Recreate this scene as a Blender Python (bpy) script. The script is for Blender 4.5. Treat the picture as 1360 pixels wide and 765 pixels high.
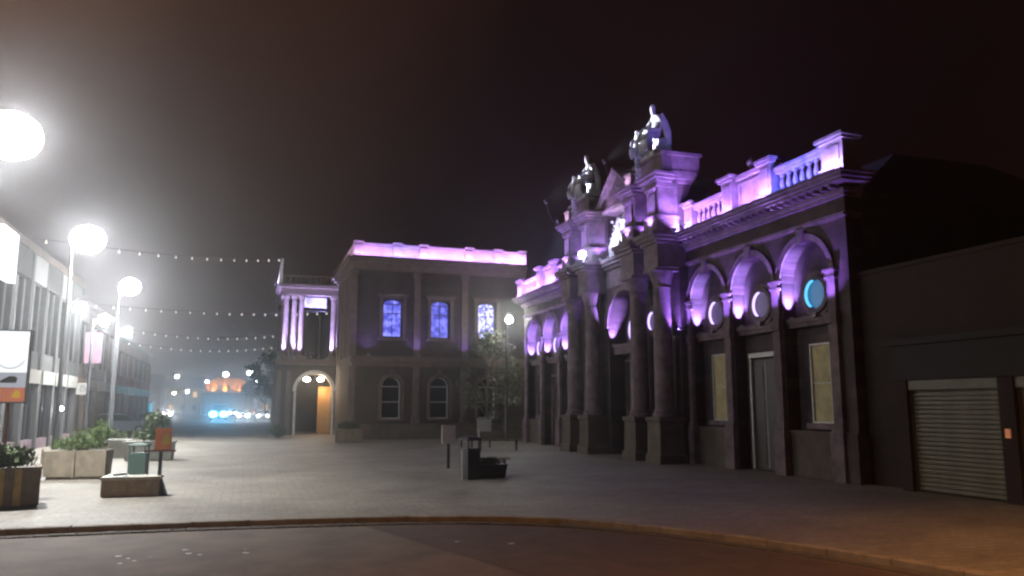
import bpy, bmesh, math, random
from mathutils import Vector, Matrix
R = math.radians
PI = math.pi
rnd = random.Random(7)
sc = bpy.context.scene
for o in list(bpy.data.objects):
    bpy.data.objects.remove(o)
col = sc.collection

# ------------------------------------------------------------------ camera
EYE = 1.9
PITCH, YAW = R(8.53), R(18.39)
cam_d = bpy.data.cameras.new('camera')
cam_d.sensor_width = 36.0
cam_d.lens = 36.0 * 1050 / 1360
cam_d.clip_end = 3000
cam = bpy.data.objects.new('camera', cam_d)
col.objects.link(cam)
cam.location = (0, 0, EYE)
cam.rotation_euler = (PI / 2 + PITCH, 0, -YAW)
sc.camera = cam

# ------------------------------------------------------------------ world, exposure
w = bpy.data.worlds.new('World')
sc.world = w
w.use_nodes = True
nt = w.node_tree
bg = nt.nodes['Background']
tc = nt.nodes.new('ShaderNodeTexCoord')
nz = nt.nodes.new('ShaderNodeTexNoise')
nz.inputs['Scale'].default_value = 2.2
nz.inputs['Detail'].default_value = 5
nt.links.new(tc.outputs['Generated'], nz.inputs['Vector'])
rp = nt.nodes.new('ShaderNodeValToRGB')
rp.color_ramp.elements[0].position = 0.3
rp.color_ramp.elements[0].color = (0.0036, 0.0012, 0.0016, 1)
rp.color_ramp.elements[1].position = 0.75
rp.color_ramp.elements[1].color = (0.0095, 0.0034, 0.0028, 1)
nt.links.new(nz.outputs['Fac'], rp.inputs['Fac'])
dp = nt.nodes.new('ShaderNodeVectorMath')
dp.operation = 'DOT_PRODUCT'
nt.links.new(tc.outputs['Generated'], dp.inputs[0])
dp.inputs[1].default_value = (-0.62, 0.60, 0.50)
gl = nt.nodes.new('ShaderNodeValToRGB')
gl.color_ramp.elements[0].position = 0.55
gl.color_ramp.elements[0].color = (0, 0, 0, 1)
gl.color_ramp.elements[1].position = 1.0
gl.color_ramp.elements[1].color = (0.15, 0.078, 0.035, 1)
e_ = gl.color_ramp.elements.new(0.80)
e_.color = (0.028, 0.0115, 0.005, 1)
nt.links.new(dp.outputs['Value'], gl.inputs['Fac'])
ad = nt.nodes.new('ShaderNodeMix')
ad.data_type = 'RGBA'
ad.blend_type = 'ADD'
ad.inputs[0].default_value = 1.0
nt.links.new(rp.outputs['Color'], ad.inputs[6])
nt.links.new(gl.outputs['Color'], ad.inputs[7])
nt.links.new(ad.outputs[2], bg.inputs['Color'])
bg.inputs['Strength'].default_value = 1.0
vs = sc.view_settings
sc.display_settings.display_device = 'sRGB'
vs.view_transform = 'Standard'
vs.look = 'None'
vs.exposure = 0.0
vs.gamma = 1.0
sc.cycles.max_bounces = 5
sc.cycles.diffuse_bounces = 3
sc.cycles.volume_bounces = 0
sc.cycles.sample_clamp_indirect = 4.0
sc.cycles.use_denoising = True
sc.cycles.pixel_filter_type = 'BLACKMAN_HARRIS'
sc.cycles.filter_width = 2.4

# ------------------------------------------------------------------ tunables
HAZE = 0.0034
P_STREET = 1800
P_DOWN = 6600
P_LANE = 700
C_STREET = (0.95, 0.965, 0.98)
C_SODIUM = (1.0, 0.42, 0.12)
C_LILAC = (0.38, 0.215, 1.0)
C_VIOLET = (0.33, 0.17, 1.0)
C_BLUE = (0.10, 0.14, 1.0)

# ------------------------------------------------------------------ materials
MATS = {}


def mat(name, colour, rough=0.8, noise=0.0, scale=3.0, bump=0.0, bscale=30.0, emit=None, estr=0.0, metal=0.0, c2=None,
        brick=None, trans=0.0, spec=None):
    if name in MATS:
        return MATS[name]
    m = bpy.data.materials.new(name)
    m.use_nodes = True
    t = m.node_tree
    b = t.nodes['Principled BSDF']
    b.inputs['Roughness'].default_value = rough
    b.inputs['Metallic'].default_value = metal
    if spec is not None:
        b.inputs['Specular IOR Level'].default_value = spec
    b.inputs['Base Color'].default_value = (*colour, 1)
    co = t.nodes.new('ShaderNodeTexCoord')
    src = None
    if brick:
        bw, bh, mort, axis = brick
        mp = t.nodes.new('ShaderNodeMapping')
        if axis == 'x':       # wall lying along Y
            mp.inputs['Rotation'].default_value = (0, R(90), R(90))
        if axis == 'y':
            mp.inputs['Rotation'].default_value = (R(-90), 0, 0)
        t.links.new(co.outputs['Object'], mp.inputs['Vector'])
        br = t.nodes.new('ShaderNodeTexBrick')
        br.inputs['Scale'].default_value = 1.0
        br.inputs['Brick Width'].default_value = bw
        br.inputs['Row Height'].default_value = bh
        br.inputs['Mortar Size'].default_value = mort
        br.inputs['Mortar Smooth'].default_value = 0.3
        br.inputs['Color1'].default_value = (*colour, 1)
        k = c2 or tuple(c * 0.72 for c in colour)
        br.inputs['Color2'].default_value = (*k, 1)
        br.inputs['Mortar'].default_value = (*[c * 0.5 for c in colour], 1)
        t.links.new(mp.outputs['Vector'], br.inputs['Vector'])
        src = br.outputs['Color']
        bm_ = t.nodes.new('ShaderNodeBump')
        bm_.inputs['Strength'].default_value = 0.5
        bm_.inputs['Distance'].default_value = 0.012
        inv = t.nodes.new('ShaderNodeMath')
        inv.operation = 'SUBTRACT'
        inv.inputs[0].default_value = 1.0
        t.links.new(br.outputs['Fac'], inv.inputs[1])
        t.links.new(inv.outputs[0], bm_.inputs['Height'])
        t.links.new(bm_.outputs['Normal'], b.inputs['Normal'])
    if noise:
        n = t.nodes.new('ShaderNodeTexNoise')
        n.inputs['Scale'].default_value = scale
        n.inputs['Detail'].default_value = 8
        n.inputs['Roughness'].default_value = 0.65
        t.links.new(co.outputs['Object'], n.inputs['Vector'])
        r_ = t.nodes.new('ShaderNodeValToRGB')
        r_.color_ramp.elements[0].position = 0.32
        r_.color_ramp.elements[1].position = 0.7
        if src is None:
            k = c2 or tuple(c * (1 - noise) for c in colour)
            r_.color_ramp.elements[0].color = (*k, 1)
            r_.color_ramp.elements[1].color = (*[min(1, c * (1 + noise * 0.5)) for c in colour], 1)
            t.links.new(n.outputs['Fac'], r_.inputs['Fac'])
            t.links.new(r_.outputs['Color'], b.inputs['Base Color'])
        else:
            r_.color_ramp.elements[0].color = (1 - noise, 1 - noise, 1 - noise, 1)
            r_.color_ramp.elements[1].color = (1, 1, 1, 1)
            t.links.new(n.outputs['Fac'], r_.inputs['Fac'])
            mx = t.nodes.new('ShaderNodeMix')
            mx.data_type = 'RGBA'
            mx.blend_type = 'MULTIPLY'
            mx.inputs[0].default_value = 1.0
            t.links.new(src, mx.inputs[6])
            t.links.new(r_.outputs['Color'], mx.inputs[7])
            t.links.new(mx.outputs[2], b.inputs['Base Color'])
    elif src is not None:
        t.links.new(src, b.inputs['Base Color'])
    if bump and not brick:
        n2 = t.nodes.new('ShaderNodeTexNoise')
        n2.inputs['Scale'].default_value = bscale
        n2.inputs['Detail'].default_value = 6
        t.links.new(co.outputs['Object'], n2.inputs['Vector'])
        bm_ = t.nodes.new('ShaderNodeBump')
        bm_.inputs['Strength'].default_value = bump
        bm_.inputs['Distance'].default_value = 0.02
        t.links.new(n2.outputs['Fac'], bm_.inputs['Height'])
        t.links.new(bm_.outputs['Normal'], b.inputs['Normal'])
    if emit:
        b.inputs['Emission Color'].default_value = (*emit, 1)
        b.inputs['Emission Strength'].default_value = estr
    if trans:
        b.inputs['Transmission Weight'].default_value = trans
    MATS[name] = m
    return m


STONE = mat('hall_stone', (0.12, 0.076, 0.08), 0.85, 0.6, 1.3, brick=(0.62, 0.3, 0.014, 'x'), c2=(0.06, 0.040, 0.042))
STONE_Y = mat('hall_stone_end', (0.07, 0.06, 0.055), 0.85, 0.45, 1.3, brick=(0.62, 0.3, 0.008, 'y'), c2=(0.10, 0.085, 0.075))
TRIM = mat('carved_stone', (0.19, 0.135, 0.15), 0.85, 0.6, 2.6, bump=0.8, bscale=16)
LOWST = mat('plinth_stone', (0.12, 0.095, 0.075), 0.9, 0.5, 1.6, bump=0.6, bscale=9)
STATUE = mat('statue_stone', (0.6, 0.6, 0.62), 1.0, 0.4, 5.0, bump=0.8, bscale=30, spec=0.05)
TOWNST = mat('town_hall_stone', (0.085, 0.056, 0.046), 0.85, 0.55, 1.1, brick=(0.7, 0.33, 0.014, 'y'), c2=(0.075, 0.058, 0.04))
TOWNSX = mat('town_hall_stone_side', (0.085, 0.056, 0.046), 0.85, 0.55, 1.1, brick=(0.7, 0.33, 0.01, 'x'), c2=(0.075, 0.058, 0.04))
TOWNTR = mat('town_hall_trim', (0.14, 0.098, 0.08), 0.8, 0.4, 2.0, bump=0.4, bscale=15)
SLATE = mat('roof_slate', (0.07, 0.07, 0.08), 0.7, 0.4, 4)
DARKGL = mat('dark_glass', (0.015, 0.017, 0.02), 0.12)
PAINTW = mat('white_paint', (0.62, 0.61, 0.58), 0.5, 0.25, 4)
BLIND = mat('cream_blind', (0.55, 0.46, 0.24), 0.8, 0.35, 2.5)
DOORW = mat('dark_timber', (0.05, 0.035, 0.03), 0.5, 0.3, 8)
IRON = mat('black_iron', (0.03, 0.032, 0.035), 0.45, 0.3, 6)
STEEL = mat('grey_steel', (0.30, 0.31, 0.32), 0.4, 0.2, 5, metal=0.6)
POSTP = mat('post_paint', (0.045, 0.047, 0.05), 0.5, 0.3, 5)
GALV = mat('fixture_metal', (0.16, 0.16, 0.17), 0.5, metal=0.3)
SHUT = mat('shutter_paint', (0.15, 0.14, 0.085), 0.55, 0.35, 2.4)
DBRICK = mat('dark_brick', (0.045, 0.024, 0.02), 0.9, 0.4, 2.0, brick=(0.225, 0.075, 0.01, 'x'))
RUBBER = mat('tyre_rubber', (0.02, 0.02, 0.02), 0.85)
LEAF = mat('leaf_green', (0.075, 0.12, 0.025), 0.6, 0.5, 5)
LEAF2 = mat('leaf_pale', (0.11, 0.12, 0.07), 0.6, 0.5, 5)
LEAFD = mat('leaf_dark', (0.045, 0.07, 0.03), 0.7, 0.5, 5)
BARK = mat('bark', (0.09, 0.07, 0.05), 0.9, 0.4, 8, bump=0.6, bscale=20)
TIMBER = mat('planter_timber', (0.42, 0.30, 0.10), 0.7, 0.35, 7, bump=0.3)
TIMBERD = mat('planter_timber_dark', (0.16, 0.13, 0.10), 0.8, 0.35, 7, bump=0.3)
CONC = mat('planter_concrete', (0.23, 0.19, 0.135), 0.85, 0.35, 4, bump=0.4)
SEATST = mat('seat_stone', (0.27, 0.19, 0.12), 0.8, 0.4, 5, bump=0.4)


def emis(name, c, s):  # noqa
    return mat(name, (0.02, 0.02, 0.02), 0.6, emit=c, estr=s)


def lit_glass(name, c1, c2, scale, s):
    """uneven glow in glass: backlit blinds, and leaf-dappled lamp light put into emission"""
    if name in MATS:
        return MATS[name]
    m = mat(name, (0.05, 0.05, 0.06), 0.4, emit=c1, estr=s)
    t = m.node_tree
    co = t.nodes.new('ShaderNodeTexCoord')
    n = t.nodes.new('ShaderNodeTexNoise')
    n.inputs['Scale'].default_value = scale
    n.inputs['Detail'].default_value = 5
    t.links.new(co.outputs['Object'], n.inputs['Vector'])
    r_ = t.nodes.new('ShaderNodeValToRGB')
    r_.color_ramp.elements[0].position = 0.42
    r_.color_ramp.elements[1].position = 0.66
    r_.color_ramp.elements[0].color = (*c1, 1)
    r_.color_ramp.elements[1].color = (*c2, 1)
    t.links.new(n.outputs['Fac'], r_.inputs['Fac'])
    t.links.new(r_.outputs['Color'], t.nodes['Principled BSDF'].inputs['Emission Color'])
    return m


# ------------------------------------------------------------------ mesh helper
class MB:
    def __init__(s, T=None):
        s.v = []
        s.f = []
        s.T = T or (lambda a, b, c: (a, b, c))

    def add(s, vs_, fs_):
        n = len(s.v)
        s.v += [s.T(*p) for p in vs_]
        s.f += [tuple(n + i for i in f) for f in fs_]
        return s

    def box(s, x0, x1, y0, y1, z0, z1):
        return s.add([(x0, y0, z0), (x1, y0, z0), (x1, y1, z0), (x0, y1, z0), (x0, y0, z1), (x1, y0, z1), (x1, y1, z1), (x0, y1, z1)],
                     [(0, 3, 2, 1), (4, 5, 6, 7), (0, 1, 5, 4), (1, 2, 6, 5), (2, 3, 7, 6), (3, 0, 4, 7)])

    def loft(s, rings, cap=True):
        n = len(rings[0])
        vs_ = [p for r in rings for p in r]
        fs_ = []
        for k in range(len(rings) - 1):
            for i in range(n):
                j = (i + 1) % n
                fs_.append((k * n + i, k * n + j, (k + 1) * n + j, (k + 1) * n + i))
        if cap:
            fs_.append(tuple(range(n))[::-1])
            fs_.append(tuple((len(rings) - 1) * n + i for i in range(n)))
        return s.add(vs_, fs_)

    def lathe(s, cx, cy, prof, n=12):
        return s.loft([[(cx + r * math.cos(2 * PI * i / n), cy + r * math.sin(2 * PI * i / n), z) for i in range(n)] for r, z in prof])

    def sqlathe(s, cx, cy, prof):
        return s.loft([[(cx - rx, cy - ry, z), (cx + rx, cy - ry, z), (cx + rx, cy + ry, z), (cx - rx, cy + ry, z)] for rx, ry, z in prof])

    def tube(s, pts, r, n=6):
        rings = []
        pts = [Vector(p) for p in pts]
        rr = r if isinstance(r, (list, tuple)) else [r] * len(pts)
        for k, p in enumerate(pts):
            d = (pts[min(k + 1, len(pts) - 1)] - pts[max(k - 1, 0)]).normalized()
            a = d.cross(Vector((0, 0, 1)) if abs(d.z) < 0.9 else Vector((1, 0, 0))).normalized()
            b = d.cross(a)
            rings.append([tuple(p + (a * math.cos(2 * PI * i / n) + b * math.sin(2 * PI * i / n)) * rr[k]) for i in range(n)])
        return s.loft(rings)

    def disc_x(s, x0, x1, cy, cz, r, n=28, ry=None):
        ry = ry or r
        return s.loft([[(x, cy + ry * math.cos(2 * PI * i / n), cz + r * math.sin(2 * PI * i / n)) for i in range(n)] for x in (x0, x1)])

    def prism(s, poly, w0, w1):          # poly in (u, v) ; extruded along w : T(u, w, v)
        return s.loft([[(u, w0, v) for u, v in poly], [(u, w1, v) for u, v in poly]])

    def ring(s, cu, cv, r0, r1, w0, w1, a0=0.0, a1=2 * PI, n=28):
        vs_, fs_ = [], []
        closed = abs(a1 - a0 - 2 * PI) < 1e-6
        m = n if closed else n + 1
        for i in range(m):
            a = a0 + (a1 - a0) * i / n
            for r_, w_ in ((r0, w0), (r1, w0), (r1, w1), (r0, w1)):
                vs_.append((cu + r_ * math.cos(a), w_, cv + r_ * math.sin(a)))
        for i in range(n):
            p, q = i * 4, ((i + 1) % m) * 4
            for k in range(4):
                l = (k + 1) % 4
                fs_.append((p + k, q + k, q + l, p + l))
        if not closed:
            fs_.append((0, 1, 2, 3))
            e = (m - 1) * 4
            fs_.append((e + 3, e + 2, e + 1, e))
        return s.add(vs_, fs_)

    def arch(s, u0, u1, v0, v1, cu, hw, vs0, w0, w1, vsill=None, n=16, rise=None):
        """solid wall slab u0..u1 x v0..v1 with a round-headed opening; w = depth axis"""
        rise = rise or hw
        vsill = v0 if vsill is None else vsill
        s.box(u0, cu - hw, w0, w1, v0, v1)
        s.box(cu + hw, u1, w0, w1, v0, v1)
        if vsill > v0:
            s.box(cu - hw, cu + hw, w0, w1, v0, vsill)
        pts = [(cu + hw * math.cos(PI - PI * i / n), vs0 + rise * math.sin(PI * i / n)) for i in range(n + 1)]
        for i in range(n):
            a, b = pts[i], pts[i + 1]
            s.add([(a[0], w0, a[1]), (b[0], w0, b[1]), (b[0], w0, v1), (a[0], w0, v1),
                   (a[0], w1, a[1]), (b[0], w1, b[1]), (b[0], w1, v1), (a[0], w1, v1)],
                  [(0, 1, 2, 3), (7, 6, 5, 4), (0, 4, 5, 1), (2, 6, 7, 3)])
        return s

    def mesh(s, name, m, off=(0, 0, 0), smooth=False):
        me = bpy.data.meshes.new(name)
        me.from_pydata([(a - off[0], b - off[1], c - off[2]) for a, b, c in s.v], [], s.f)
        me.materials.append(m)
        b = bmesh.new()
        b.from_mesh(me)
        bmesh.ops.recalc_face_normals(b, faces=b.faces)
        b.to_mesh(me)
        b.free()
        if smooth:
            for p in me.polygons:
                p.use_smooth = True
            try:
                me.set_sharp_from_angle(angle=R(40))
            except Exception:
                pass
        me.update()
        return me

    def build(s, name, m, parent=None, off=None, smooth=False, label=None):
        if off is None:
            off = parent['_o'] if parent is not None and '_o' in parent else (0, 0, 0)
        o = bpy.data.objects.new(name, s.mesh(name, m, off, smooth))
        col.objects.link(o)
        o.parent = parent
        if parent is not None:
            o['_o'] = off
        if label:
            o['label'] = label
        return o


def tag(o, label=None, cat=None, group=None, kind=None):
    for k, v in (('label', label), ('category', cat), ('group', group), ('kind', kind)):
        if v:
            o[k] = v
    return o


def thing(name, label, cat, loc=(0, 0, 0), rz=0.0, group=None, world=False):
    """Empty at the base. world=True: parts are given in world coordinates"""
    o = bpy.data.objects.new(name, None)
    o.empty_display_size = 0.3
    col.objects.link(o)
    o.location = loc
    o.rotation_euler = (0, 0, rz)
    if world:
        o['_o'] = tuple(loc)
    return tag(o, label, cat, group)


def swapxy(a, b, c):
    return (b, a, c)


def wall_x(x):       # (u, w, v) -> world for a facade lying along Y ; w = distance behind plane x
    return lambda u, w_, v: (x + w_, u, v)


def wall_y(y):
    return lambda u, w_, v: (u, y + w_, v)


def light(kind, name, loc, power, colour, parent=None, target=None, size=0.1, size_y=None, angle=60, blend=0.6, spread=None):
    d = bpy.data.lights.new(name, kind)
    d.energy = power
    d.color = colour
    if kind == 'AREA':
        d.shape = 'RECTANGLE'
        d.size = size
        d.size_y = size_y or size
        if spread:
            d.spread = R(spread)
    else:
        d.shadow_soft_size = size
    if kind == 'SPOT':
        d.spot_size = R(angle)
        d.spot_blend = blend
    o = bpy.data.objects.new(name, d)
    col.objects.link(o)
    off = Vector(parent['_o']) if parent is not None and '_o' in parent else Vector((0, 0, 0))
    o.location = Vector(loc) - off
    if target is not None:
        o.rotation_euler = (Vector(target) - Vector(loc)).to_track_quat('-Z', 'Y').to_euler()
    o.parent = parent
    return o


def globe(name, loc, r, power, colour, parent, sz=1.0):
    """glowing lamp globe: an emitting glass ball that is the light itself"""
    L = power / (4 * PI * PI * r * r)
    mm = emis('%s_%d_%d' % (name, int(L * 10), int(colour[2] * 100)), colour, L)
    m = MB()
    n = 8
    m.lathe(loc[0], loc[1], [(max(.001, r * math.sin(PI * k / n)), loc[2] - r * sz * math.cos(PI * k / n)) for k in range(n + 1)], 16)
    return m.build(name, mm, parent, smooth=True)


def bar_light(name, p0, p1, aim, power, colour, parent):
    """LED wash bar: housing mesh + a thin area light on top; runs p0..p1, shines along aim"""
    p0, p1, aim = Vector(p0), Vector(p1), Vector(aim).normalized()
    c = (p0 + p1) / 2
    ax = (p1 - p0).normalized()
    zz = -aim
    yy = zz.cross(ax).normalized()
    ln = (p1 - p0).length
    mb = MB()
    vs_ = []
    for a in (-1, 1):
        for b, d in ((-1, -1), (1, -1), (1, 1), (-1, 1)):
            vs_.append(tuple(c + ax * (a * ln / 2) + yy * (b * 0.04) - aim * (0.03 - d * 0.025)))
    mb.add(vs_, [(0, 1, 2, 3), (7, 6, 5, 4), (0, 4, 5, 1), (1, 5, 6, 2), (2, 6, 7, 3), (3, 7, 4, 0)])
    b = mb.build(name, GALV, parent)
    l = light('AREA', 'led_light', c + aim * 0.012, power * 1.5, colour, b, size=ln * 0.96, size_y=0.05)
    m = Matrix((ax, yy, zz)).transposed()
    l.rotation_euler = m.to_euler()
    return b


def flood(name, loc, target, power, colour, parent, size=0.07, angle=70, blend=0.8, scale=1.0):
    """small flood light: box head on a stirrup + spot"""
    loc, target = Vector(loc), Vector(target)
    d = (target - loc).normalized()
    q = d.to_track_quat('-Z', 'Y')
    mb = MB()
    s = 0.09 * scale
    def P(x, y, z):
        return tuple(loc + q @ Vector((x, y, z)))
    rings = [[P(-a, -b, z), P(a, -b, z), P(a, b, z), P(-a, b, z)] for a, b, z in ((s, s * .8, 0.012), (s, s * .8, 0.05), (s * .6, s * .5, 0.12))]
    mb.loft(rings)
    mb.tube([P(-s * 1.2, 0, 0.05), P(-s * 1.2, -s * 1.5, 0.08), P(s * 1.2, -s * 1.5, 0.08), P(s * 1.2, 0, 0.05)], 0.01, 4)
    b = mb.build(name, GALV, parent)
    light('SPOT', 'spot_light', loc + d * 0.01, power, colour, b, target=target, size=size, angle=angle, blend=blend)
    return b


def copy_tree(o, parent=None):
    c = o.copy()
    col.objects.link(c)
    if parent is not None:
        c.parent = parent
    for ch in list(o.children):
        copy_tree(ch, c)
    return c


# ================================================================== SETTING
# ground
PAVE = bpy.data.materials.new('plaza_paving')
PAVE.use_nodes = True
t = PAVE.node_tree
b = t.nodes['Principled BSDF']
b.inputs['Roughness'].default_value = 0.62
co = t.nodes.new('ShaderNodeTexCoord')
br = t.nodes.new('ShaderNodeTexBrick')
br.inputs['Scale'].default_value = 1.0
br.inputs['Brick Width'].default_value = 0.4
br.inputs['Row Height'].default_value = 0.2
br.inputs['Mortar Size'].default_value = 0.006
br.inputs['Color1'].default_value = (0.285, 0.27, 0.235, 1)
br.inputs['Color2'].default_value = (0.22, 0.207, 0.178, 1)
br.inputs['Mortar'].default_value = (0.08, 0.075, 0.07, 1)
t.links.new(co.outputs['Object'], br.inputs['Vector'])
n1 = t.nodes.new('ShaderNodeTexNoise')
n1.inputs['Scale'].default_value = 0.35
n1.inputs['Detail'].default_value = 9
n1.inputs['Roughness'].default_value = 0.7
t.links.new(co.outputs['Object'], n1.inputs['Vector'])
r1 = t.nodes.new('ShaderNodeValToRGB')
r1.color_ramp.elements[0].position = 0.3
r1.color_ramp.elements[0].color = (0.5, 0.46, 0.42, 1)
r1.color_ramp.elements[1].position = 0.72
r1.color_ramp.elements[1].color = (1.15, 1.12, 1.08, 1)
t.links.new(n1.outputs['Fac'], r1.inputs['Fac'])
n2 = t.nodes.new('ShaderNodeTexNoise')
n2.inputs['Scale'].default_value = 11
n2.inputs['Detail'].default_value = 6
n2.inputs['Roughness'].default_value = 0.8
t.links.new(co.outputs['Object'], n2.inputs['Vector'])
r2 = t.nodes.new('ShaderNodeValToRGB')
r2.color_ramp.elements[0].position = 0.3
r2.color_ramp.elements[0].color = (0.4, 0.4, 0.4, 1)
r2.color_ramp.elements[1].position = 0.7
r2.color_ramp.elements[1].color = (1.4, 1.38, 1.33, 1)
t.links.new(n2.outputs['Fac'], r2.inputs['Fac'])
prev = br.outputs['Color']
for k in (r1, r2):
    mx = t.nodes.new('ShaderNodeMix')
    mx.data_type = 'RGBA'
    mx.blend_type = 'MULTIPLY'
    mx.inputs[0].default_value = 1.0
    t.links.new(prev, mx.inputs[6])
    t.links.new(k.outputs['Color'], mx.inputs[7])
    prev = mx.outputs[2]
t.links.new(prev, b.inputs['Base Color'])
bp = t.nodes.new('ShaderNodeBump')
bp.inputs['Strength'].default_value = 0.4
bp.inputs['Distance'].default_value = 0.01
t.links.new(n2.outputs['Fac'], bp.inputs['Height'])
t.links.new(bp.outputs['Normal'], b.inputs['Normal'])

ROADM = mat('road_asphalt', (0.12, 0.088, 0.062), 0.8, 0.45, 1.2, bump=1.0, bscale=40, c2=(0.065, 0.046, 0.033))
ROADP = mat('road_patch_asphalt', (0.075, 0.045, 0.032), 0.85, 0.4, 2.5, bump=1.0, bscale=45)
FARRD = mat('far_road_asphalt', (0.06, 0.06, 0.062), 0.8, 0.4, 0.6)
EARTH = mat('earth', (0.05, 0.05, 0.04), 0.95, 0.4, 0.1)
KERBM = mat('kerb_stone', (0.22, 0.19, 0.15), 0.8, 0.4, 3.5, bump=0.5, bscale=25)
SETT = mat('channel_sett', (0.09, 0.075, 0.06), 0.85, 0.4, 6, bump=0.5)

# kerb line in plan, left to right, sampled smoothly
KP = [(-16, 13.4), (-9, 14.2), (-5.5, 14.55), (-3.5, 14.62), (-1.6, 14.58), (0.3, 14.45), (1.6, 14.3), (2.9, 14.08), (4.1, 13.68), (5.2, 13.0), (6.1, 12.0),
      (6.9, 10.7), (7.6, 9.1), (8.1, 7.3), (8.5, 5.0), (8.7, 2.0), (8.8, -6), (8.8, -22)]


def catmull(P, n):
    out = []
    for i in range(len(P) - 1):
        p0, p1, p2, p3 = P[max(i - 1, 0)], P[i], P[i + 1], P[min(i + 2, len(P) - 1)]
        for k in range(n):
            u = k / n
            out.append(tuple(0.5 * (2 * p1[j] + (p2[j] - p0[j]) * u + (2 * p0[j] - 5 * p1[j] + 4 * p2[j] - p3[j]) * u * u
                                    + (3 * p1[j] - p0[j] - 3 * p2[j] + p3[j]) * u ** 3) for j in (0, 1)))
    out.append(P[-1])
    return out


KC = catmull(KP, 12)


def along(P, step):
    out = [P[0]]
    acc = 0.0
    for a, b_ in zip(P, P[1:]):
        L = math.dist(a, b_)
        while acc + L >= step:
            tt = (step - acc) / L
            a = (a[0] + (b_[0] - a[0]) * tt, a[1] + (b_[1] - a[1]) * tt)
            out.append(a)
            L = math.dist(a, b_)
            acc = 0.0
        acc += L
    return out


def offset(P, d):
    out = []
    for i, p in enumerate(P):
        a, b_ = P[max(i - 1, 0)], P[min(i + 1, len(P) - 1)]
        tx, ty = b_[0] - a[0], b_[1] - a[1]
        L = math.hypot(tx, ty)
        out.append((p[0] - ty / L * d, p[1] + tx / L * d))
    return out


# base terrain, reaching the horizon
m = MB()
m.add([(-900, -300, -0.14), (900, -300, -0.14), (900, 1500, -0.14), (-900, 1500, -0.14)], [(0, 1, 2, 3)])
tag(m.build('ground', EARTH), kind='structure')
# road (near)
inner = offset(KC, -0.07)
m = MB()
poly = [(x, y, -0.10) for x, y in inner] + [(-16, -22, -0.10)]
m.add(poly, [tuple(range(len(poly)))])
road = tag(m.build('road', ROADM), kind='structure')
m = MB()      # newer darker surfacing with a straight saw-cut edge
pp = [p for p in offset(KC, -0.42) if p[0] > 2.0 and p[1] > 0]
poly = [(2.0, pp[0][1], -0.094)] + [(x, y, -0.094) for x, y in pp] + [(8.4, 0, -0.094), (3.1, 0, -0.094), (3.6, 8.3, -0.094)]
m.add(poly, [tuple(range(len(poly)))])
tag(m.build('road_patch', ROADP), kind='structure')
m = MB()      # worn white paint near the left
for i in range(12):
    x, y = rnd.uniform(-2.1, 0.4), rnd.uniform(11.6, 12.5)
    if i > 9:
        x, y = rnd.uniform(3, 6.5), rnd.uniform(9, 12)
    a = rnd.uniform(0.015, 0.05)
    q = [(x + a * math.cos(k * 1.1) * rnd.uniform(0.6, 1.6), y + a * math.sin(k * 1.1) * rnd.uniform(0.5, 1), -0.0895) for k in range(6)]
    m.add(q, [tuple(range(6))])
tag(m.build('worn_road_paint', PAINTW), kind='structure')
# plaza paving
m = MB()
poly = [(x, y, 0.0) for x, y in offset(KC, 0.14)] + [(60, -22, 0.0), (60, 95, 0.0), (-60, 95, 0.0), (-60, 13.4, 0.0)]
m.add(poly, [tuple(range(len(poly)))])
me_ = m.mesh('pavement', PAVE)
b_ = bmesh.new()
b_.from_mesh(me_)
bmesh.ops.triangulate(b_, faces=b_.faces)
b_.to_mesh(me_)
b_.free()
pave = bpy.data.objects.new('pavement', me_)
col.objects.link(pave)
tag(pave, kind='structure')
# kerb stones, each its own piece
kerb = thing('kerb', None, None)
kerb['kind'] = 'structure'
st = along(KC, 0.9)
vis = [i for i in range(len(st) - 1) if -9 < st[i][0] < 9 and st[i][1] > 4]
for i in range(len(st) - 1):
    a, c = st[i], st[i + 1]
    dx, dy = c[0] - a[0], c[1] - a[1]
    L = math.hypot(dx, dy)
    ux, uy = dx / L, dy / L
    m = MB()
    g = 0.008
    jj = rnd.uniform(-0.004, 0.004)
    zz = 0.012 + rnd.uniform(-0.004, 0.004)
    def Q(s_, w_, z):
        return (a[0] + ux * s_ - uy * (w_ + jj), a[1] + uy * s_ + ux * (w_ + jj), z)
    m.loft([[Q(s_, -0.065, -0.13), Q(s_, -0.065, zz - 0.015), Q(s_, -0.05, zz), Q(s_, 0.133, zz), Q(s_, 0.133, -0.13)] for s_ in (g, L - g)])
    m.build('kerb_stone', KERBM, kerb)
# channel of small dark setts along the kerb foot
chan = thing('gutter', None, None)
chan['kind'] = 'structure'
cc = offset(KC, -0.2)
m = MB()
cc = [p for p in along(cc, 0.2) if p[1] > 3 and p[0] > -9]
for a, c in zip(cc, cc[1:]):
    dx, dy = c[0] - a[0], c[1] - a[1]
    L = math.hypot(dx, dy)
    ux, uy = dx / L, dy / L
    for k in (0, 1):
        w0 = -0.11 + k * 0.11
        z = -0.078 + rnd.uniform(-0.004, 0.004)
        m.loft([[(a[0] + ux * s_ - uy * q_, a[1] + uy * s_ + ux * q_, z_) for q_, z_ in ((w0 + .006, -0.11), (w0 + .006, z), (w0 + .1, z), (w0 + .1, -0.11))] for s_ in (0.008, L - 0.008)])
o = m.build('setts', SETT, chan)
o['kind'] = 'stuff'
# far road
m = MB()
m.add([(-140, 95.5, -0.02), (140, 95.5, -0.02), (140, 300, -0.02), (-140, 300, -0.02)], [(0, 1, 2, 3)])
tag(m.build('far_road', FARRD), kind='structure')
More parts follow.
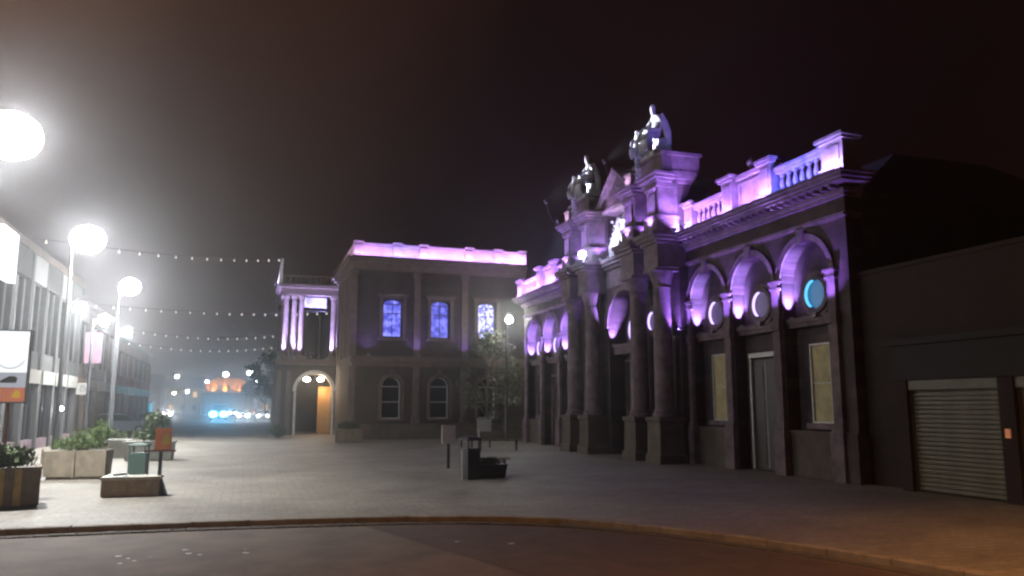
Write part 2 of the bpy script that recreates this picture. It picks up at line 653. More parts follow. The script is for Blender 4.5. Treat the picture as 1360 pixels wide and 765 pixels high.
# far hills beyond the town
m = MB()
for k in range(60):
    pass
hp = []
N = 70
for i in range(N):
    x = -420 + 900 * i / (N - 1)
    h = 0.6 * (16 + 9 * math.sin(i * 0.31) + 4 * math.sin(i * 0.9 + 1) + 2 * math.sin(i * 2.3))
    hp.append((x, h))
vs_ = []
for x, h in hp:
    vs_ += [(x, 420, -1), (x, 470, h), (x, 620, h * 1.1), (x, 700, -1)]
fs_ = []
for i in range(N - 1):
    for k in range(3):
        fs_.append((i * 4 + k, i * 4 + 4 + k, i * 4 + 5 + k, i * 4 + 1 + k))
m.add(vs_, fs_)
tag(m.build('hills', EARTH), kind='structure')

# ================================================================== MARKET HALL
F = 14.46      # facade plane of the wings
RB = 14.88     # recess plane
HL = thing('market_hall', 'long Victorian stone market hall with arches, balustrade and crested central pavilion, lit purple', 'market hall', (F, 28.3, 0), world=True)


def window_rect(root, axis_T, u0, u1, v0, v1, w_, frame_m, pane_m, nbar=1, hbar=(0.5,), fw=0.05, name='window', arched=False, rise=None, label=None, sill=None):
    """window: frame sub-part + pane, w_ is the plane (behind facade)"""
    cu, hw = (u0 + u1) / 2, (u1 - u0) / 2
    rise = rise if rise is not None else hw
    base = MB(axis_T)
    if arched:
        n = 12
        arc = [(cu + hw * math.cos(PI * i / n), v1 + rise * math.sin(PI * i / n)) for i in range(n + 1)]
        pl = [(u1, v0)] + arc + [(u0, v0)]
        # drop duplicates
        base.loft([[(u, w_ - 0.02, v) for u, v in pl], [(u, w_ - 0.002, v) for u, v in pl]])
    else:
        base.box(u0, u1, w_ - 0.02, w_ - 0.002, v0, v1)
    pn = base.build(name, pane_m, root, label=label)
    f = MB(axis_T)
    a, b2 = w_ - 0.075, w_ - 0.022
    f.box(u0, u0 + fw, a, b2, v0, v1)
    f.box(u1 - fw, u1, a, b2, v0, v1)
    f.box(u0 + fw, u1 - fw, a, b2, v0, v0 + fw)
    if arched:
        n = 12
        for i in range(n):
            p = [(cu + (hw - d) * math.cos(PI * j / n), v1 + (rise - d) * math.sin(PI * j / n)) for j in (i, i + 1) for d in (0, fw)]
            f.loft([[(p[0][0], q, p[0][1]), (p[1][0], q, p[1][1]), (p[3][0], q, p[3][1]), (p[2][0], q, p[2][1])] for q in (a, b2)])
        f.box(u0 + fw, u1 - fw, a + .004, b2 - .004, v1 - fw / 2, v1 + fw / 2)
    else:
        f.box(u0 + fw, u1 - fw, a, b2, v1 - fw, v1)
    top = v1 + (rise * 0.93 if arched else -fw)
    for k in range(nbar):
        u = u0 + (u1 - u0) * (k + 1) / (nbar + 1)
        f.box(u - fw * .35, u + fw * .35, a + .01, b2 - .005, v0 + fw, top)
    for h in hbar:
        v = v0 + (v1 - v0) * h
        f.box(u0 + fw, u1 - fw, a + .006, b2 - .003, v - fw * .4, v + fw * .4)
    f.build('frame', frame_m, pn)
    if sill:
        s_ = MB(axis_T)
        s_.box(u0 - 0.1, u1 + 0.1, w_ - sill, w_ - 0.08, v0 - 0.12, v0 - 0.003)
        s_.build('sill', TOWNTR, pn)
    return pn


def oculus(root, cy, cz, r, x, pane_m, rim_m=None, label=None):
    m = MB()
    m.disc_x(x - 0.03, x - 0.002, cy, cz, r - 0.06)
    o = m.build('round_window', pane_m, root, label=label)
    m = MB(wall_x(x))
    m.ring(cy, cz, r - 0.055, r + 0.07, -0.16, -0.003)
    m.ring(cy, cz, r + 0.075, r + 0.17, -0.09, -0.004)
    m.build('stone_rim', TRIM, o)
    return o


# main body behind the fronts
m = MB()
m.box(RB, 30, 16.9, 42.1, 0, 7.6)
m.build('wall', STONE, HL)
m = MB()
m.loft([[(RB + 1.0, 17.6, 7.6), (29, 17.6, 7.6), (29, 41.4, 7.6), (RB + 1.0, 41.4, 7.6)], [(20, 20, 10.2), (24, 20, 10.2), (24, 39, 10.2), (20, 39, 10.2)]])
m.build('roof', SLATE, HL)
m = MB()
m.box(F + 0.5, 30, 16.6, 16.897, 0, 7.6)
m.build('end_wall', STONE_Y, HL)

GLOW_L = mat('lit_round_glass', (0.07, 0.06, 0.09), 0.4, 0.3, 6, emit=(0.20, 0.13, 0.40), estr=0.2)
GLOW_B = mat('cyan_round_glass', (0.03, 0.06, 0.09), 0.4, 0.3, 6, emit=(0.04, 0.19, 0.42), estr=0.62)
GLOW_Y = mat('warm_round_glass', (0.08, 0.07, 0.06), 0.4, 0.3, 6, emit=(0.42, 0.27, 0.16), estr=0.4)
BAR_C = (0.30, 0.22, 1.0)


def wing(y0, side):
    """three arched bays of 2.45 m starting at y0"""
    P = 2.45
    yend = y0 + 3 * P
    T = wall_x(F)
    for k in range(3):
        a, bb = y0 + k * P, y0 + (k + 1) * P
        c = (a + bb) / 2
        hw = 1.02
        m = MB(T)
        m.arch(a, bb, 0.0, 6.75, c, hw, 5.42, 0.0, RB - F - 0.002)
        m.build('arched_bay', STONE, HL)
        m = MB(T)
        m.ring(c, 5.42, hw + 0.01, hw + 0.15, -0.06, -0.002, 0, PI, 20)
        m.ring(c, 5.42, hw + 0.155, hw + 0.19, -0.09, -0.002, 0, PI, 20)
        m.build('archivolt', TRIM, HL)
        m = MB(T)
        m.prism([(c - 0.09, 6.36), (c + 0.09, 6.36), (c + 0.14, 6.74), (c - 0.14, 6.74)], -0.14, 0.05)
        m.build('keystone', TRIM, HL)
        # sill band across the recess
        m = MB(T)
        m.box(c - hw + .003, c + hw - .003, 0.10, RB - F - 0.004, 4.22, 4.36)
        m.box(c - hw + .003, c + hw - .003, 0.16, RB - F - 0.004, 4.10, 4.217)
        m.build('sill_band', TRIM, HL)
        ym = c
        if side == 'near':
            pm, lb = ((GLOW_B, 'cyan lit round window'), (GLOW_L, 'pale lit round window'), (GLOW_L, 'pale lit round window'))[k]
        else:
            pm, lb = GLOW_L, None
        oculus(HL, ym, 4.98, 0.47, RB, pm, label=lb)
        TR = wall_x(RB)
        if k == 1:
            d = MB(TR)
            d.box(c - 0.62, c + 0.62, -0.06, -0.003, 0.04, 3.3)
            dr = d.build('door', DOORW, HL)
            d = MB(TR)
            for s_ in (-1, 1):
                d.box(c + s_ * 0.66 - .04, c + s_ * .66 + .04, -0.14, -0.003, 0.04, 3.38)
            d.box(c - 0.7, c + 0.7, -0.16, -0.004, 3.385, 3.52)
            d.box(c - 0.012, c + 0.012, -0.075, -0.062, 0.1, 3.25)
            d.build('door_frame', PAINTW if side == 'near' else TRIM, dr)
            d = MB(TR)
            for s_ in (-1, 1):
                for z0, z1 in ((0.2, 1.0), (1.15, 2.1), (2.25, 3.1)):
                    d.box(c + s_ * 0.3 - .2, c + s_ * .3 + .2, -0.08, -0.062, z0, z1)
            d.build('door_panels', DOORW, dr)
        else:
            window_rect(HL, TR, c - 0.42, c + 0.42, 1.45, 3.62, 0, PAINTW if side == 'near' else DOORW, BLIND if side == 'near' else DARKGL, nbar=0, hbar=(0.5,), fw=0.045,
                        label='cream blind window' if side == 'near' else None)
            s_ = MB(TR)
            s_.box(c - 0.55, c + 0.55, -0.2, -0.08, 1.3, 1.446)
            s_.build('window_sill', TRIM, HL)
        # uplighter on the far jamb
        jy = c + hw - 0.13
        b = flood('uplighter', (F + 0.2, jy - .06, 4.42), (F + 0.18, jy + 0.13, 5.3), 2600 if side == 'near' else 2600, (0.37, 0.25, 1.0), HL, size=0.02, angle=56, blend=1.0)
    # pilasters on the piers
    for k in range(4):
        c = y0 + k * P
        if k == 0:
            c += 0.12
        if k == 3:
            c -= 0.12
        m = MB(T)
        m.box(c - 0.24, c + 0.24, -0.20, -0.003, 0.0, 1.25)
        m.box(c - 0.21, c + 0.21, -0.17, -0.003, 1.253, 1.38)
        m.box(c - 0.16, c + 0.16, -0.12, -0.003, 1.383, 4.05)
        m.box(c - 0.21, c + 0.21, -0.18, -0.003, 4.053, 4.34)
        m.box(c - 0.15, c + 0.15, -0.11, -0.003, 4.343, 5.2)
        m.box(c - 0.19, c + 0.19, -0.15, -0.003, 5.203, 5.28)
        m.box(c - 0.17, c + 0.17, -0.13, -0.003, 5.283, 5.40)
        m.box(c - 0.22, c + 0.22, -0.18, -0.003, 5.403, 5.47)
        m.build('pilaster', TRIM, HL)
        flood('uplighter', (F - 0.62, c, 4.3), (F - 0.2, c, 6.4), 620 if side == 'near' else 620, C_VIOLET, HL, size=0.03, angle=85, blend=1.0)
    # plinth
    for k in range(3):
        a, bb = y0 + k * P, y0 + (k + 1) * P
        c = (a + bb) / 2
        if k == 1:
            continue
        m = MB(T)
        m.box(c - 1.02 + .003, c + 1.017, 0.05, RB - F - 0.003, 0, 1.12)
        m.box(c - 1.02 + .003, c + 1.017, 0.0, RB - F - 0.003, 1.123, 1.25)
        m.build('plinth', LOWST, HL)
    # frieze, string course and cornice
    ya, yb = (y0 - 0.45, yend) if side == 'near' else (y0, yend + 0.45)
    m = MB(T)
    m.box(ya, yb, -0.02, 0.5, 6.753, 6.80)
    m.box(ya - 0.04 * (side == 'near'), yb, -0.09, 0.5, 6.803, 6.90)
    m.build('string_course', TRIM, HL)
    m = MB(T)
    m.box(ya, yb, 0.0, 0.5, 6.903, 7.30)
    m.build('frieze', STONE, HL)
    m = MB(T)
    e = 0.0
    for z0, z1, pr_ in ((7.303, 7.40, 0.10), (7.403, 7.50, 0.16), (7.62, 7.70, 0.42), (7.703, 7.80, 0.50), (7.803, 7.88, 0.56)):
        if side == 'near':
            m.box(ya - pr_, yb, -pr_, 0.5, z0, z1)
        else:
            m.box(ya, yb + pr_, -pr_, 0.5, z0, z1)
    m.box(ya, yb, -0.16, 0.5, 7.503, 7.617)
    m.build('cornice', TRIM, HL)
    n = int((yb - ya) / 0.3)
    m = MB(T)
    for i in range(n):
        y = ya + 0.1 + i * (yb - ya - 0.2) / (n - 1)
        m.box(y - 0.05, y + 0.05, -0.38, -0.165, 7.505, 7.615)
    o = m.build('modillions', TRIM, HL)
    o['kind'] = 'stuff'
    # end pier / corner of the wing
    m = MB(T)
    if side == 'near':
        m.box(ya, y0 - .003, 0.0, 0.5, 0, 6.75)
        m.box(ya - 0.08, y0 - .1, -0.12, -0.003, 0, 1.25)
    else:
        m.box(yend + .003, yb, 0.0, 0.5, 0, 6.75)
        m.box(yend + .1, yb + 0.08, -0.12, -0.003, 0, 1.25)
    m.build('corner_pier', STONE, HL)


def pedestal(ya, yb, ztop, zbot=7.885, proud=0.0, name='pedestal', lit=None, x=F):
    m = MB(wall_x(x))
    c0, c1 = -0.10 - proud, 0.34
    m.box(ya - 0.06, yb + 0.06, c0 - 0.06, c1, zbot, zbot + 0.22)
    m.box(ya, yb, c0, c1, zbot + 0.223, ztop - 0.17)
    m.box(ya + 0.12, yb - 0.12, c0 - 0.02, c0 - 0.002, zbot + 0.35, ztop - 0.3)
    m.box(ya - 0.07, yb + 0.07, c0 - 0.07, c1 + 0.05, ztop - 0.167, ztop - 0.09)
    m.box(ya - 0.12, yb + 0.12, c0 - 0.12, c1 + 0.08, ztop - 0.087, ztop)
    return m.build(name, TRIM, HL)


BAL_PROF = [(0.075, 0), (0.075, 0.05), (0.045, 0.07), (0.05, 0.1), (0.085, 0.2), (0.07, 0.3), (0.042, 0.42), (0.04, 0.47), (0.06, 0.49), (0.075, 0.51), (0.075, 0.56)]
_bal = {}


def balustrade(ya, yb, x=F + 0.08, z=7.885, axis='x'):
    m = MB(wall_x(x))
    m.box(ya, yb, -0.14, 0.16, z, z + 0.16)
    m.box(ya, yb, -0.14, 0.16, z + 0.74, z + 0.84)
    m.box(ya, yb, -0.19, 0.2, z + 0.843, z + 0.93)
    o = m.build('balustrade', TRIM, HL)
    n = int((yb - ya) / 0.27)
    for i in range(n):
        y = ya + (i + 0.5) * (yb - ya) / n
        if 'me' not in _bal:
            k = MB()
            k.lathe(0, 0, [(r_, z_ * 1.03) for r_, z_ in BAL_PROF], 10)
            _bal['me'] = k.mesh('baluster', TRIM, smooth=True)
        bo = bpy.data.objects.new('baluster', _bal['me'])
        col.objects.link(bo)
        bo.parent = o
        bo.location = Vector((x + 0.01, y, z + 0.162)) - Vector(HL['_o'])
    return o


wing(16.65, 'near')
wing(33.55, 'far')
# near parapet
pedestal(15.95, 16.75, 8.95, proud=0.08)
balustrade(16.83, 18.87)
pedestal(18.95, 19.5, 9.2, proud=0.05)
pedestal(20.95, 21.5, 9.2, proud=0.05)
balustrade(21.58, 23.38)
pedestal(23.46, 23.95, 8.98)


def panel(ya, yb, zt):
    m = MB(wall_x(F))
    m.box(ya, yb, -0.02, 0.3, 7.885, 8.1)
    m.box(ya, yb, 0.03, 0.3, 8.103, zt - 0.15)
    m.box(ya, yb, -0.06, 0.32, zt - 0.147, zt)
    for c0, c1 in ((ya + .1, ya + .18), (yb - .18, yb - .1)):
        m.box(c0, c1, 0.0, 0.028, 8.2, zt - 0.25)
    m.box(ya + .183, yb - .183, 0.0, 0.028, 8.2, 8.27)
    m.box(ya + .183, yb - .183, 0.0, 0.028, zt - .32, zt - .25)
    m.build('parapet_panel', TRIM, HL)


panel(19.58, 20.87, 9.12)
m = MB()
m.lathe(F + 0.1, 20.2, [(0.09, 9.12), (0.09, 9.18), (0.04, 9.22), (0.05, 9.27), (0.13, 9.36), (0.12, 9.45), (0.05, 9.52), (0.02, 9.6)], 10)
m.tube([(F + .1, 20.0, 9.42), (F + .1, 20.4, 9.42)], 0.035)
m.build('finial', TRIM, HL)
# far parapet
pedestal(41.35, 42.05, 8.95, proud=0.05)
balustrade(39.1, 41.27)
pedestal(38.4, 38.95, 9.2, proud=0.05)
panel(36.9, 38.32, 9.12)
pedestal(36.2, 36.8, 9.2, proud=0.05)
balustrade(34.0, 36.12)
pedestal(33.3, 33.9, 8.98)
# LED bars along the cornice
for ya, yb, pw, cl in ((15.95, 16.75, 90, (0.42, 0.34, 1.0)), (16.9, 18.8, 170, C_BLUE), (18.9, 19.5, 90, C_LILAC), (19.6, 20.85, 85, (0.4, 0.22, 1.0)), (20.9, 21.5, 60, C_LILAC),
                       (21.6, 23.3, 170, C_LILAC), (23.4, 23.9, 80, (.46, .29, 1)), (33.9, 36.1, 300, C_LILAC), (36.2, 38.8, 330, C_LILAC), (39.0, 41.2, 330, (0.47, 0.28, 1)), (41.3, 42.0, 110, (0.47, 0.29, 1))):
    bar_light('led_bar', (F - 0.47, ya, 7.92), (F - 0.47, yb, 7.92), (0.5, 0, 1), pw, cl, HL)

# ---- central pavilion
PX = 14.1           # pavilion wall plane
C0 = 28.28
T = wall_x(PX)
m = MB(T)
m.arch(23.95, 32.65, 0, 6.75, C0, 1.4, 5.1, 0.0, 0.77)
m.build('pavilion_wall', STONE, HL)
m = MB(T)
m.ring(C0, 5.1, 1.41, 1.62, -0.08, -0.002, 0, PI, 24)
m.ring(C0, 5.1, 1.625, 1.68, -0.12, -0.002, 0, PI, 24)
m.build('archivolt', TRIM, HL)
m = MB(T)
m.box(C0 - 1.39, C0 + 1.39, 0.2, 0.76, 4.0, 4.3)
m.box(C0 - 1.39, C0 + 1.39, 0.12, 0.76, 4.303, 4.4)
m.build('sill_band', TRIM, HL)
oculus(HL, C0 + 0.35, 4.98, 0.62, RB, GLOW_Y, label='warm lit round window')
oculus(HL, 25.72, 5.0, 0.42, PX, GLOW_L)
oculus(HL, 31.1, 5.0, 0.42, PX, GLOW_L)
d = MB(wall_x(RB))
d.box(C0 - 1.2, C0 + 1.2, -0.08, -0.003, 0.0, 3.6)
dr = d.build('door', DOORW, HL, label='dark double entrance door')
d = MB(wall_x(RB))
for u in (-1.26, -0.02, 1.2):
    d.box(C0 + u, C0 + u + .06, -0.14, -0.083, 0.0, 3.7)
d.box(C0 - 1.26, C0 + 1.26, -0.16, -0.085, 3.705, 3.8)
d.build('door_frame', TRIM, dr)
# lower entablature over the pavilion
m = MB(T)
m.box(23.95, 32.65, -0.03, 0.77, 6.753, 7.0)
m.box(23.95, 32.65, 0.0, 0.77, 7.003, 7.5)
m.box(23.85, 32.75, -0.16, 0.77, 7.503, 7.62)
m.box(23.75, 32.85, -0.30, 0.77, 7.623, 7.75)
m.box(23.7, 32.9, -0.38, 0.77, 7.753, 7.9)
m.build('entablature', TRIM, HL)
# attic
m = MB(T)
m.box(24.0, 26.9, 0.0, 1.3, 7.903, 9.75)
m.box(29.66, 32.6, 0.0, 1.3, 7.903, 9.75)
m.box(26.903, 29.657, 0.42, 1.3, 7.903, 10.3)
m.build('attic_wall', STONE, HL)
m = MB(T)
m.box(23.9, 26.903, -0.12, 1.35, 9.753, 9.87)
m.box(23.82, 26.9, -0.2, 1.4, 9.873, 10.0)
m.box(29.657, 32.7, -0.12, 1.35, 9.753, 9.87)
m.box(29.66, 32.78, -0.2, 1.4, 9.873, 10.0)
m.build('attic_cornice', TRIM, HL)
# piers with free-standing columns
PXF = 13.2
PIERS = (24.35, 26.15, 30.3, 32.2)
for i, c in enumerate(PIERS):
    xc = 13.62
    m = MB()
    m.sqlathe(xc, c, [(0.52, 0.52, 0), (0.52, 0.52, 0.28), (0.46, 0.46, 0.34), (0.44, 0.44, 1.35), (0.5, 0.5, 1.42), (0.5, 0.5, 1.55)])
    m.build('pedestal', LOWST, HL)
    m = MB()
    m.lathe(xc, c, [(0.44, 1.553), (0.44, 1.62), (0.38, 1.68), (0.40, 1.74), (0.34, 1.8), (0.335, 3.2), (0.29, 5.95), (0.33, 6.0), (0.30, 6.05), (0.34, 6.2), (0.44, 6.55)], 18)
    m.sqlathe(xc, c, [(0.46, 0.46, 6.553), (0.46, 0.46, 6.66)])
    m.build('column', TRIM, HL, smooth=True)
    m = MB()
    m.box(13.22, PX - .04, c - 0.5, c + 0.5, 6.663, 7.5)
    m.box(13.12, PX - .17, c - 0.58, c + 0.58, 7.503, 7.62)
    m.box(13.0, PX - .31, c - 0.68, c + 0.68, 7.623, 7.75)
    m.box(12.93, PX - .39, c - 0.74, c + 0.74, 7.753, 7.9)
    m.build('entablature_block', TRIM, HL)
    # attic pier
    m = MB()
    x0 = 13.3
    m.box(x0 - .06, PX - .003, c - 0.48, c + 0.48, 7.903, 8.42)
    m.box(x0 - .1, PX - .003, c - 0.52, c + 0.52, 8.423, 8.52)
    m.box(x0 + 0.06, PX - .003, c - 0.42, c + 0.42, 8.523, 9.55)
    m.box(x0, x0 + .057, c - 0.27, c + 0.27, 8.6, 9.32)
    m.build('attic_pier', TRIM, HL)
    m = MB()      # carved capital of the attic pilaster
    m.sqlathe(x0 + 0.2, c, [(0.22, 0.26, 9.33), (0.2, 0.24, 9.36), (0.24, 0.3, 9.44), (0.28, 0.34, 9.5), (0.28, 0.34, 9.54)])
    for q in (-0.18, 0.0, 0.18):
        m.lathe(x0 - 0.03, c + q, [(0.03, 9.36), (0.06, 9.42), (0.04, 9.5)], 6)
    m.build('pilaster_capital', TRIM, HL)
    m = MB()
    zc = 9.553
    for pr_, dz in ((0.02, 0.17), (0.1, 0.1), (0.2, 0.12), (0.27, 0.1)):
        m.box(x0 - pr_, PX - .004 - (0.2 if 9.75 < zc + dz and zc < 10.0 else 0), c - 0.46 - pr_, c + 0.46 + pr_, zc, zc + dz - 0.003)
        zc += dz
    m.box(x0 + .08, PX - .21, c - 0.4, c + 0.4, zc, zc + 0.12)
    m.build('pier_cornice', TRIM, HL)
# statue blocks on the attic
for c in (24.95, 31.3):
    m = MB()
    m.box(13.5, 15.0, c - 1.1, c + 0.95, 10.003 + .16, 10.72)
    m.box(13.42, 15.08, c - 1.18, c + 1.03, 10.723, 10.84)
    m.box(13.8, 15.1, c - 1.15, c + 1.0, 10.003, 10.16)
    m.build('statue_block', TRIM, HL)
# pediment between the two inner piers
T = wall_x(13.78)
m = MB(T)
hb = 1.62
m.prism([(C0 - hb, 10.02), (C0 + hb, 10.02), (C0, 11.35)], 0.18, 0.85)
m.build('pediment', STONE, HL)
m = MB(T)
for s_ in (-1, 1):
    for (o0, o1, w0) in ((0.0, 0.10, 0.02), (0.103, 0.2, -0.10)):
        a = (C0 + s_ * (hb + 0.1), 9.98)
        c_ = (C0, 11.36)
        m.prism([(a[0], a[1] + o0), (c_[0], c_[1] + o0), (c_[0], c_[1] + o1), (a[0], a[1] + o1)], w0, 0.86)
m.box(C0 - 1.36, C0 + 1.36, 0.05, 0.76, 9.86, 10.017)
m.build('pediment_cornice', TRIM, HL)
# crest: shield with supporters and a helm in the recess
m = MB(wall_x(14.5))
m.prism([(C0 - .38, 9.35), (C0 + .38, 9.35), (C0 + .4, 8.85), (C0 + .22, 8.5), (C0, 8.3), (C0 - .22, 8.5), (C0 - .4, 8.85)], -0.34, 0.0)
cr = m.build('crest', STATUE, HL)
m = MB()
m.lathe(14.3, C0, [(0.1, 9.36), (0.17, 9.45), (0.18, 9.6), (0.1, 9.72), (0.16, 9.78), (0.05, 9.9), (0.02, 10.0)], 10)
m.lathe(14.2, C0, [(0.03, 9.28), (0.2, 9.32), (0.25, 9.38), (0.06, 9.44)], 10)
m.build('helm', STATUE, cr, off=HL['_o'])
for s_ in (-1, 1):
    m = MB()
    pts = [(14.2, C0 + s_ * 1.02, 8.02), (14.12, C0 + s_ * 0.86, 8.35), (14.18, C0 + s_ * 0.68, 8.75), (14.2, C0 + s_ * 0.56, 9.1), (14.17, C0 + s_ * 0.45, 9.45), (14.17, C0 + s_ * 0.38, 9.6)]
    m.tube(pts, [0.2, 0.24, 0.2, 0.17, 0.12, 0.05], 8)
    m.tube([(14.1, C0 + s_ * 0.62, 9.0), (14.05, C0 + s_ * 0.42, 8.95), (14.08, C0 + s_ * 0.3, 9.15)], [0.09, 0.07, 0.05], 6)
    m.tube([(14.15, C0 + s_ * 0.8, 8.4), (14.0, C0 + s_ * 0.5, 8.25), (14.08, C0 + s_ * 0.35, 8.05)], [0.13, 0.09, 0.07], 6)
    for q in range(7):
        a = q * 0.5
        m.lathe(14.15 + 0.04 * math.sin(q * 3), C0 + s_ * (0.95 + 0.13 * math.sin(a * 2)), [(0.02, 8.4 + q * .17), (0.09, 8.46 + q * .17), (0.05, 8.53 + q * .17), (0.01, 8.56 + q * .17)], 6)
    m.build('supporter', STATUE, cr, off=HL['_o'])
# carved scrollwork under the crest
m = MB()
for q in range(9):
    y = C0 - 0.9 + q * 0.225
    m.lathe(14.28, y, [(0.03, 8.0), (0.1, 8.06), (0.06, 8.16 + 0.05 * math.sin(q * 2.2)), (0.02, 8.24)], 7)
m.build('scrollwork', STATUE, cr, off=HL['_o'])
# flood lights on the pavilion
flood('floodlight', (13.35, C0 + 0.3, 8.05), (14.4, C0, 8.9), 300, (0.80, 0.72, 1.0), HL, angle=110)
flood('floodlight', (13.5, C0 - 0.9, 8.05), (14.4, C0 - 0.1, 9.0), 200, (0.78, 0.7, 1.0), HL, angle=110)
for c in PIERS:
    flood('floodlight', (12.98, c, 7.98), (13.36, c, 9.2), 560, C_LILAC, HL, angle=75)
    flood('floodlight', (13.75, c - 0.78, 8.0), (13.75, c - 0.4, 10.0), 260, C_LILAC, HL, angle=100)
flood('floodlight', (13.9, 23.3, 8.05), (14.1, 24.0, 10.0), 300, C_LILAC, HL, angle=100)
b = flood('floodlight', (12.92, 29.62, 8.02), (12.0, 26.0, 7.3), 20, (0.55, 0.6, 1.0), HL, angle=150, scale=1.3)
globe('lens', (12.86, 29.5, 8.1), 0.14, 120, (0.55, 0.62, 1.0), b)
flood('floodlight', (13.0, C0 + 1.5, 9.3), (13.9, C0, 10.7), 520, (0.62, 0.42, 1.0), HL, angle=80)
# arch uplight in the pavilion, far jamb of the big arch
b = flood('uplighter', (14.25, C0 + 1.2, 4.46), (14.22, C0 + 1.4, 5.4), 1300, (0.42, 0.26, 1.0), HL, size=0.02, angle=62)

flood('uplighter', (F - 0.1, 33.3, 4.5), (F - 0.02, 33.3, 6.5), 90, C_VIOLET, HL, size=0.04, angle=80)
flood('uplighter', (14.0, 23.75, 4.6), (14.1, 23.9, 6.5), 90, C_VIOLET, HL, size=0.04, angle=80)
for c in (25.1, 31.2):  # added uplighters that bring a violet glow between the columns
    flood('uplighter', (13.9, c, 4.4), (14.05, c + .1, 6.4), 140, C_VIOLET, HL, size=0.03, angle=70)
# glowing arcs: light on the far rims of the round windows put into emission
RIML = emis('rim_glow_violet', (0.60, 0.46, 1.0), 2.2)
RIMB = emis('rim_glow_cyan', (0.12, 0.55, 1.0), 1.6)
for cy, r_, x, mm in ((17.875, .47, RB, RIMB), (20.325, .47, RB, RIML), (22.775, .47, RB, RIML), (C0 + .35, .62, RB, RIML), (25.72, .42, PX, RIML),
                      (34.775, .47, RB, RIML), (37.225, .47, RB, RIML), (39.675, .47, RB, RIML)):
    m = MB(wall_x(x))
    m.ring(cy, 4.98, r_ - 0.085, r_ - 0.057, -0.14, -0.06, R(-55), R(75), 16)
    m.build('rim_glow', mm, HL)  # rim

# ================================================================== STATUES
def skin_fig(name, nodes, edges, m, parent, off):
    me = bpy.data.meshes.new(name)
    keys = list(nodes)
    idx = {k: i for i, k in enumerate(keys)}
    me.from_pydata([nodes[k][0] for k in keys], [(idx[a], idx[b]) for a, b in edges], [])
    o = bpy.data.objects.new(name, me)
    col.objects.link(o)
    o.parent = parent
    o.location = off
    md = o.modifiers.new('skin', 'SKIN')
    for k, sv in zip(keys, me.skin_vertices[0].data):
        r_ = nodes[k][1]
        sv.radius = (r_, r_) if not isinstance(r_, tuple) else r_
        sv.use_root = (k == 'pelvis')
    md.use_smooth_shade = True
    s_ = o.modifiers.new('sub', 'SUBSURF')
    s_.levels = 2
    s_.render_levels = 2
    me.materials.append(m)
    return o


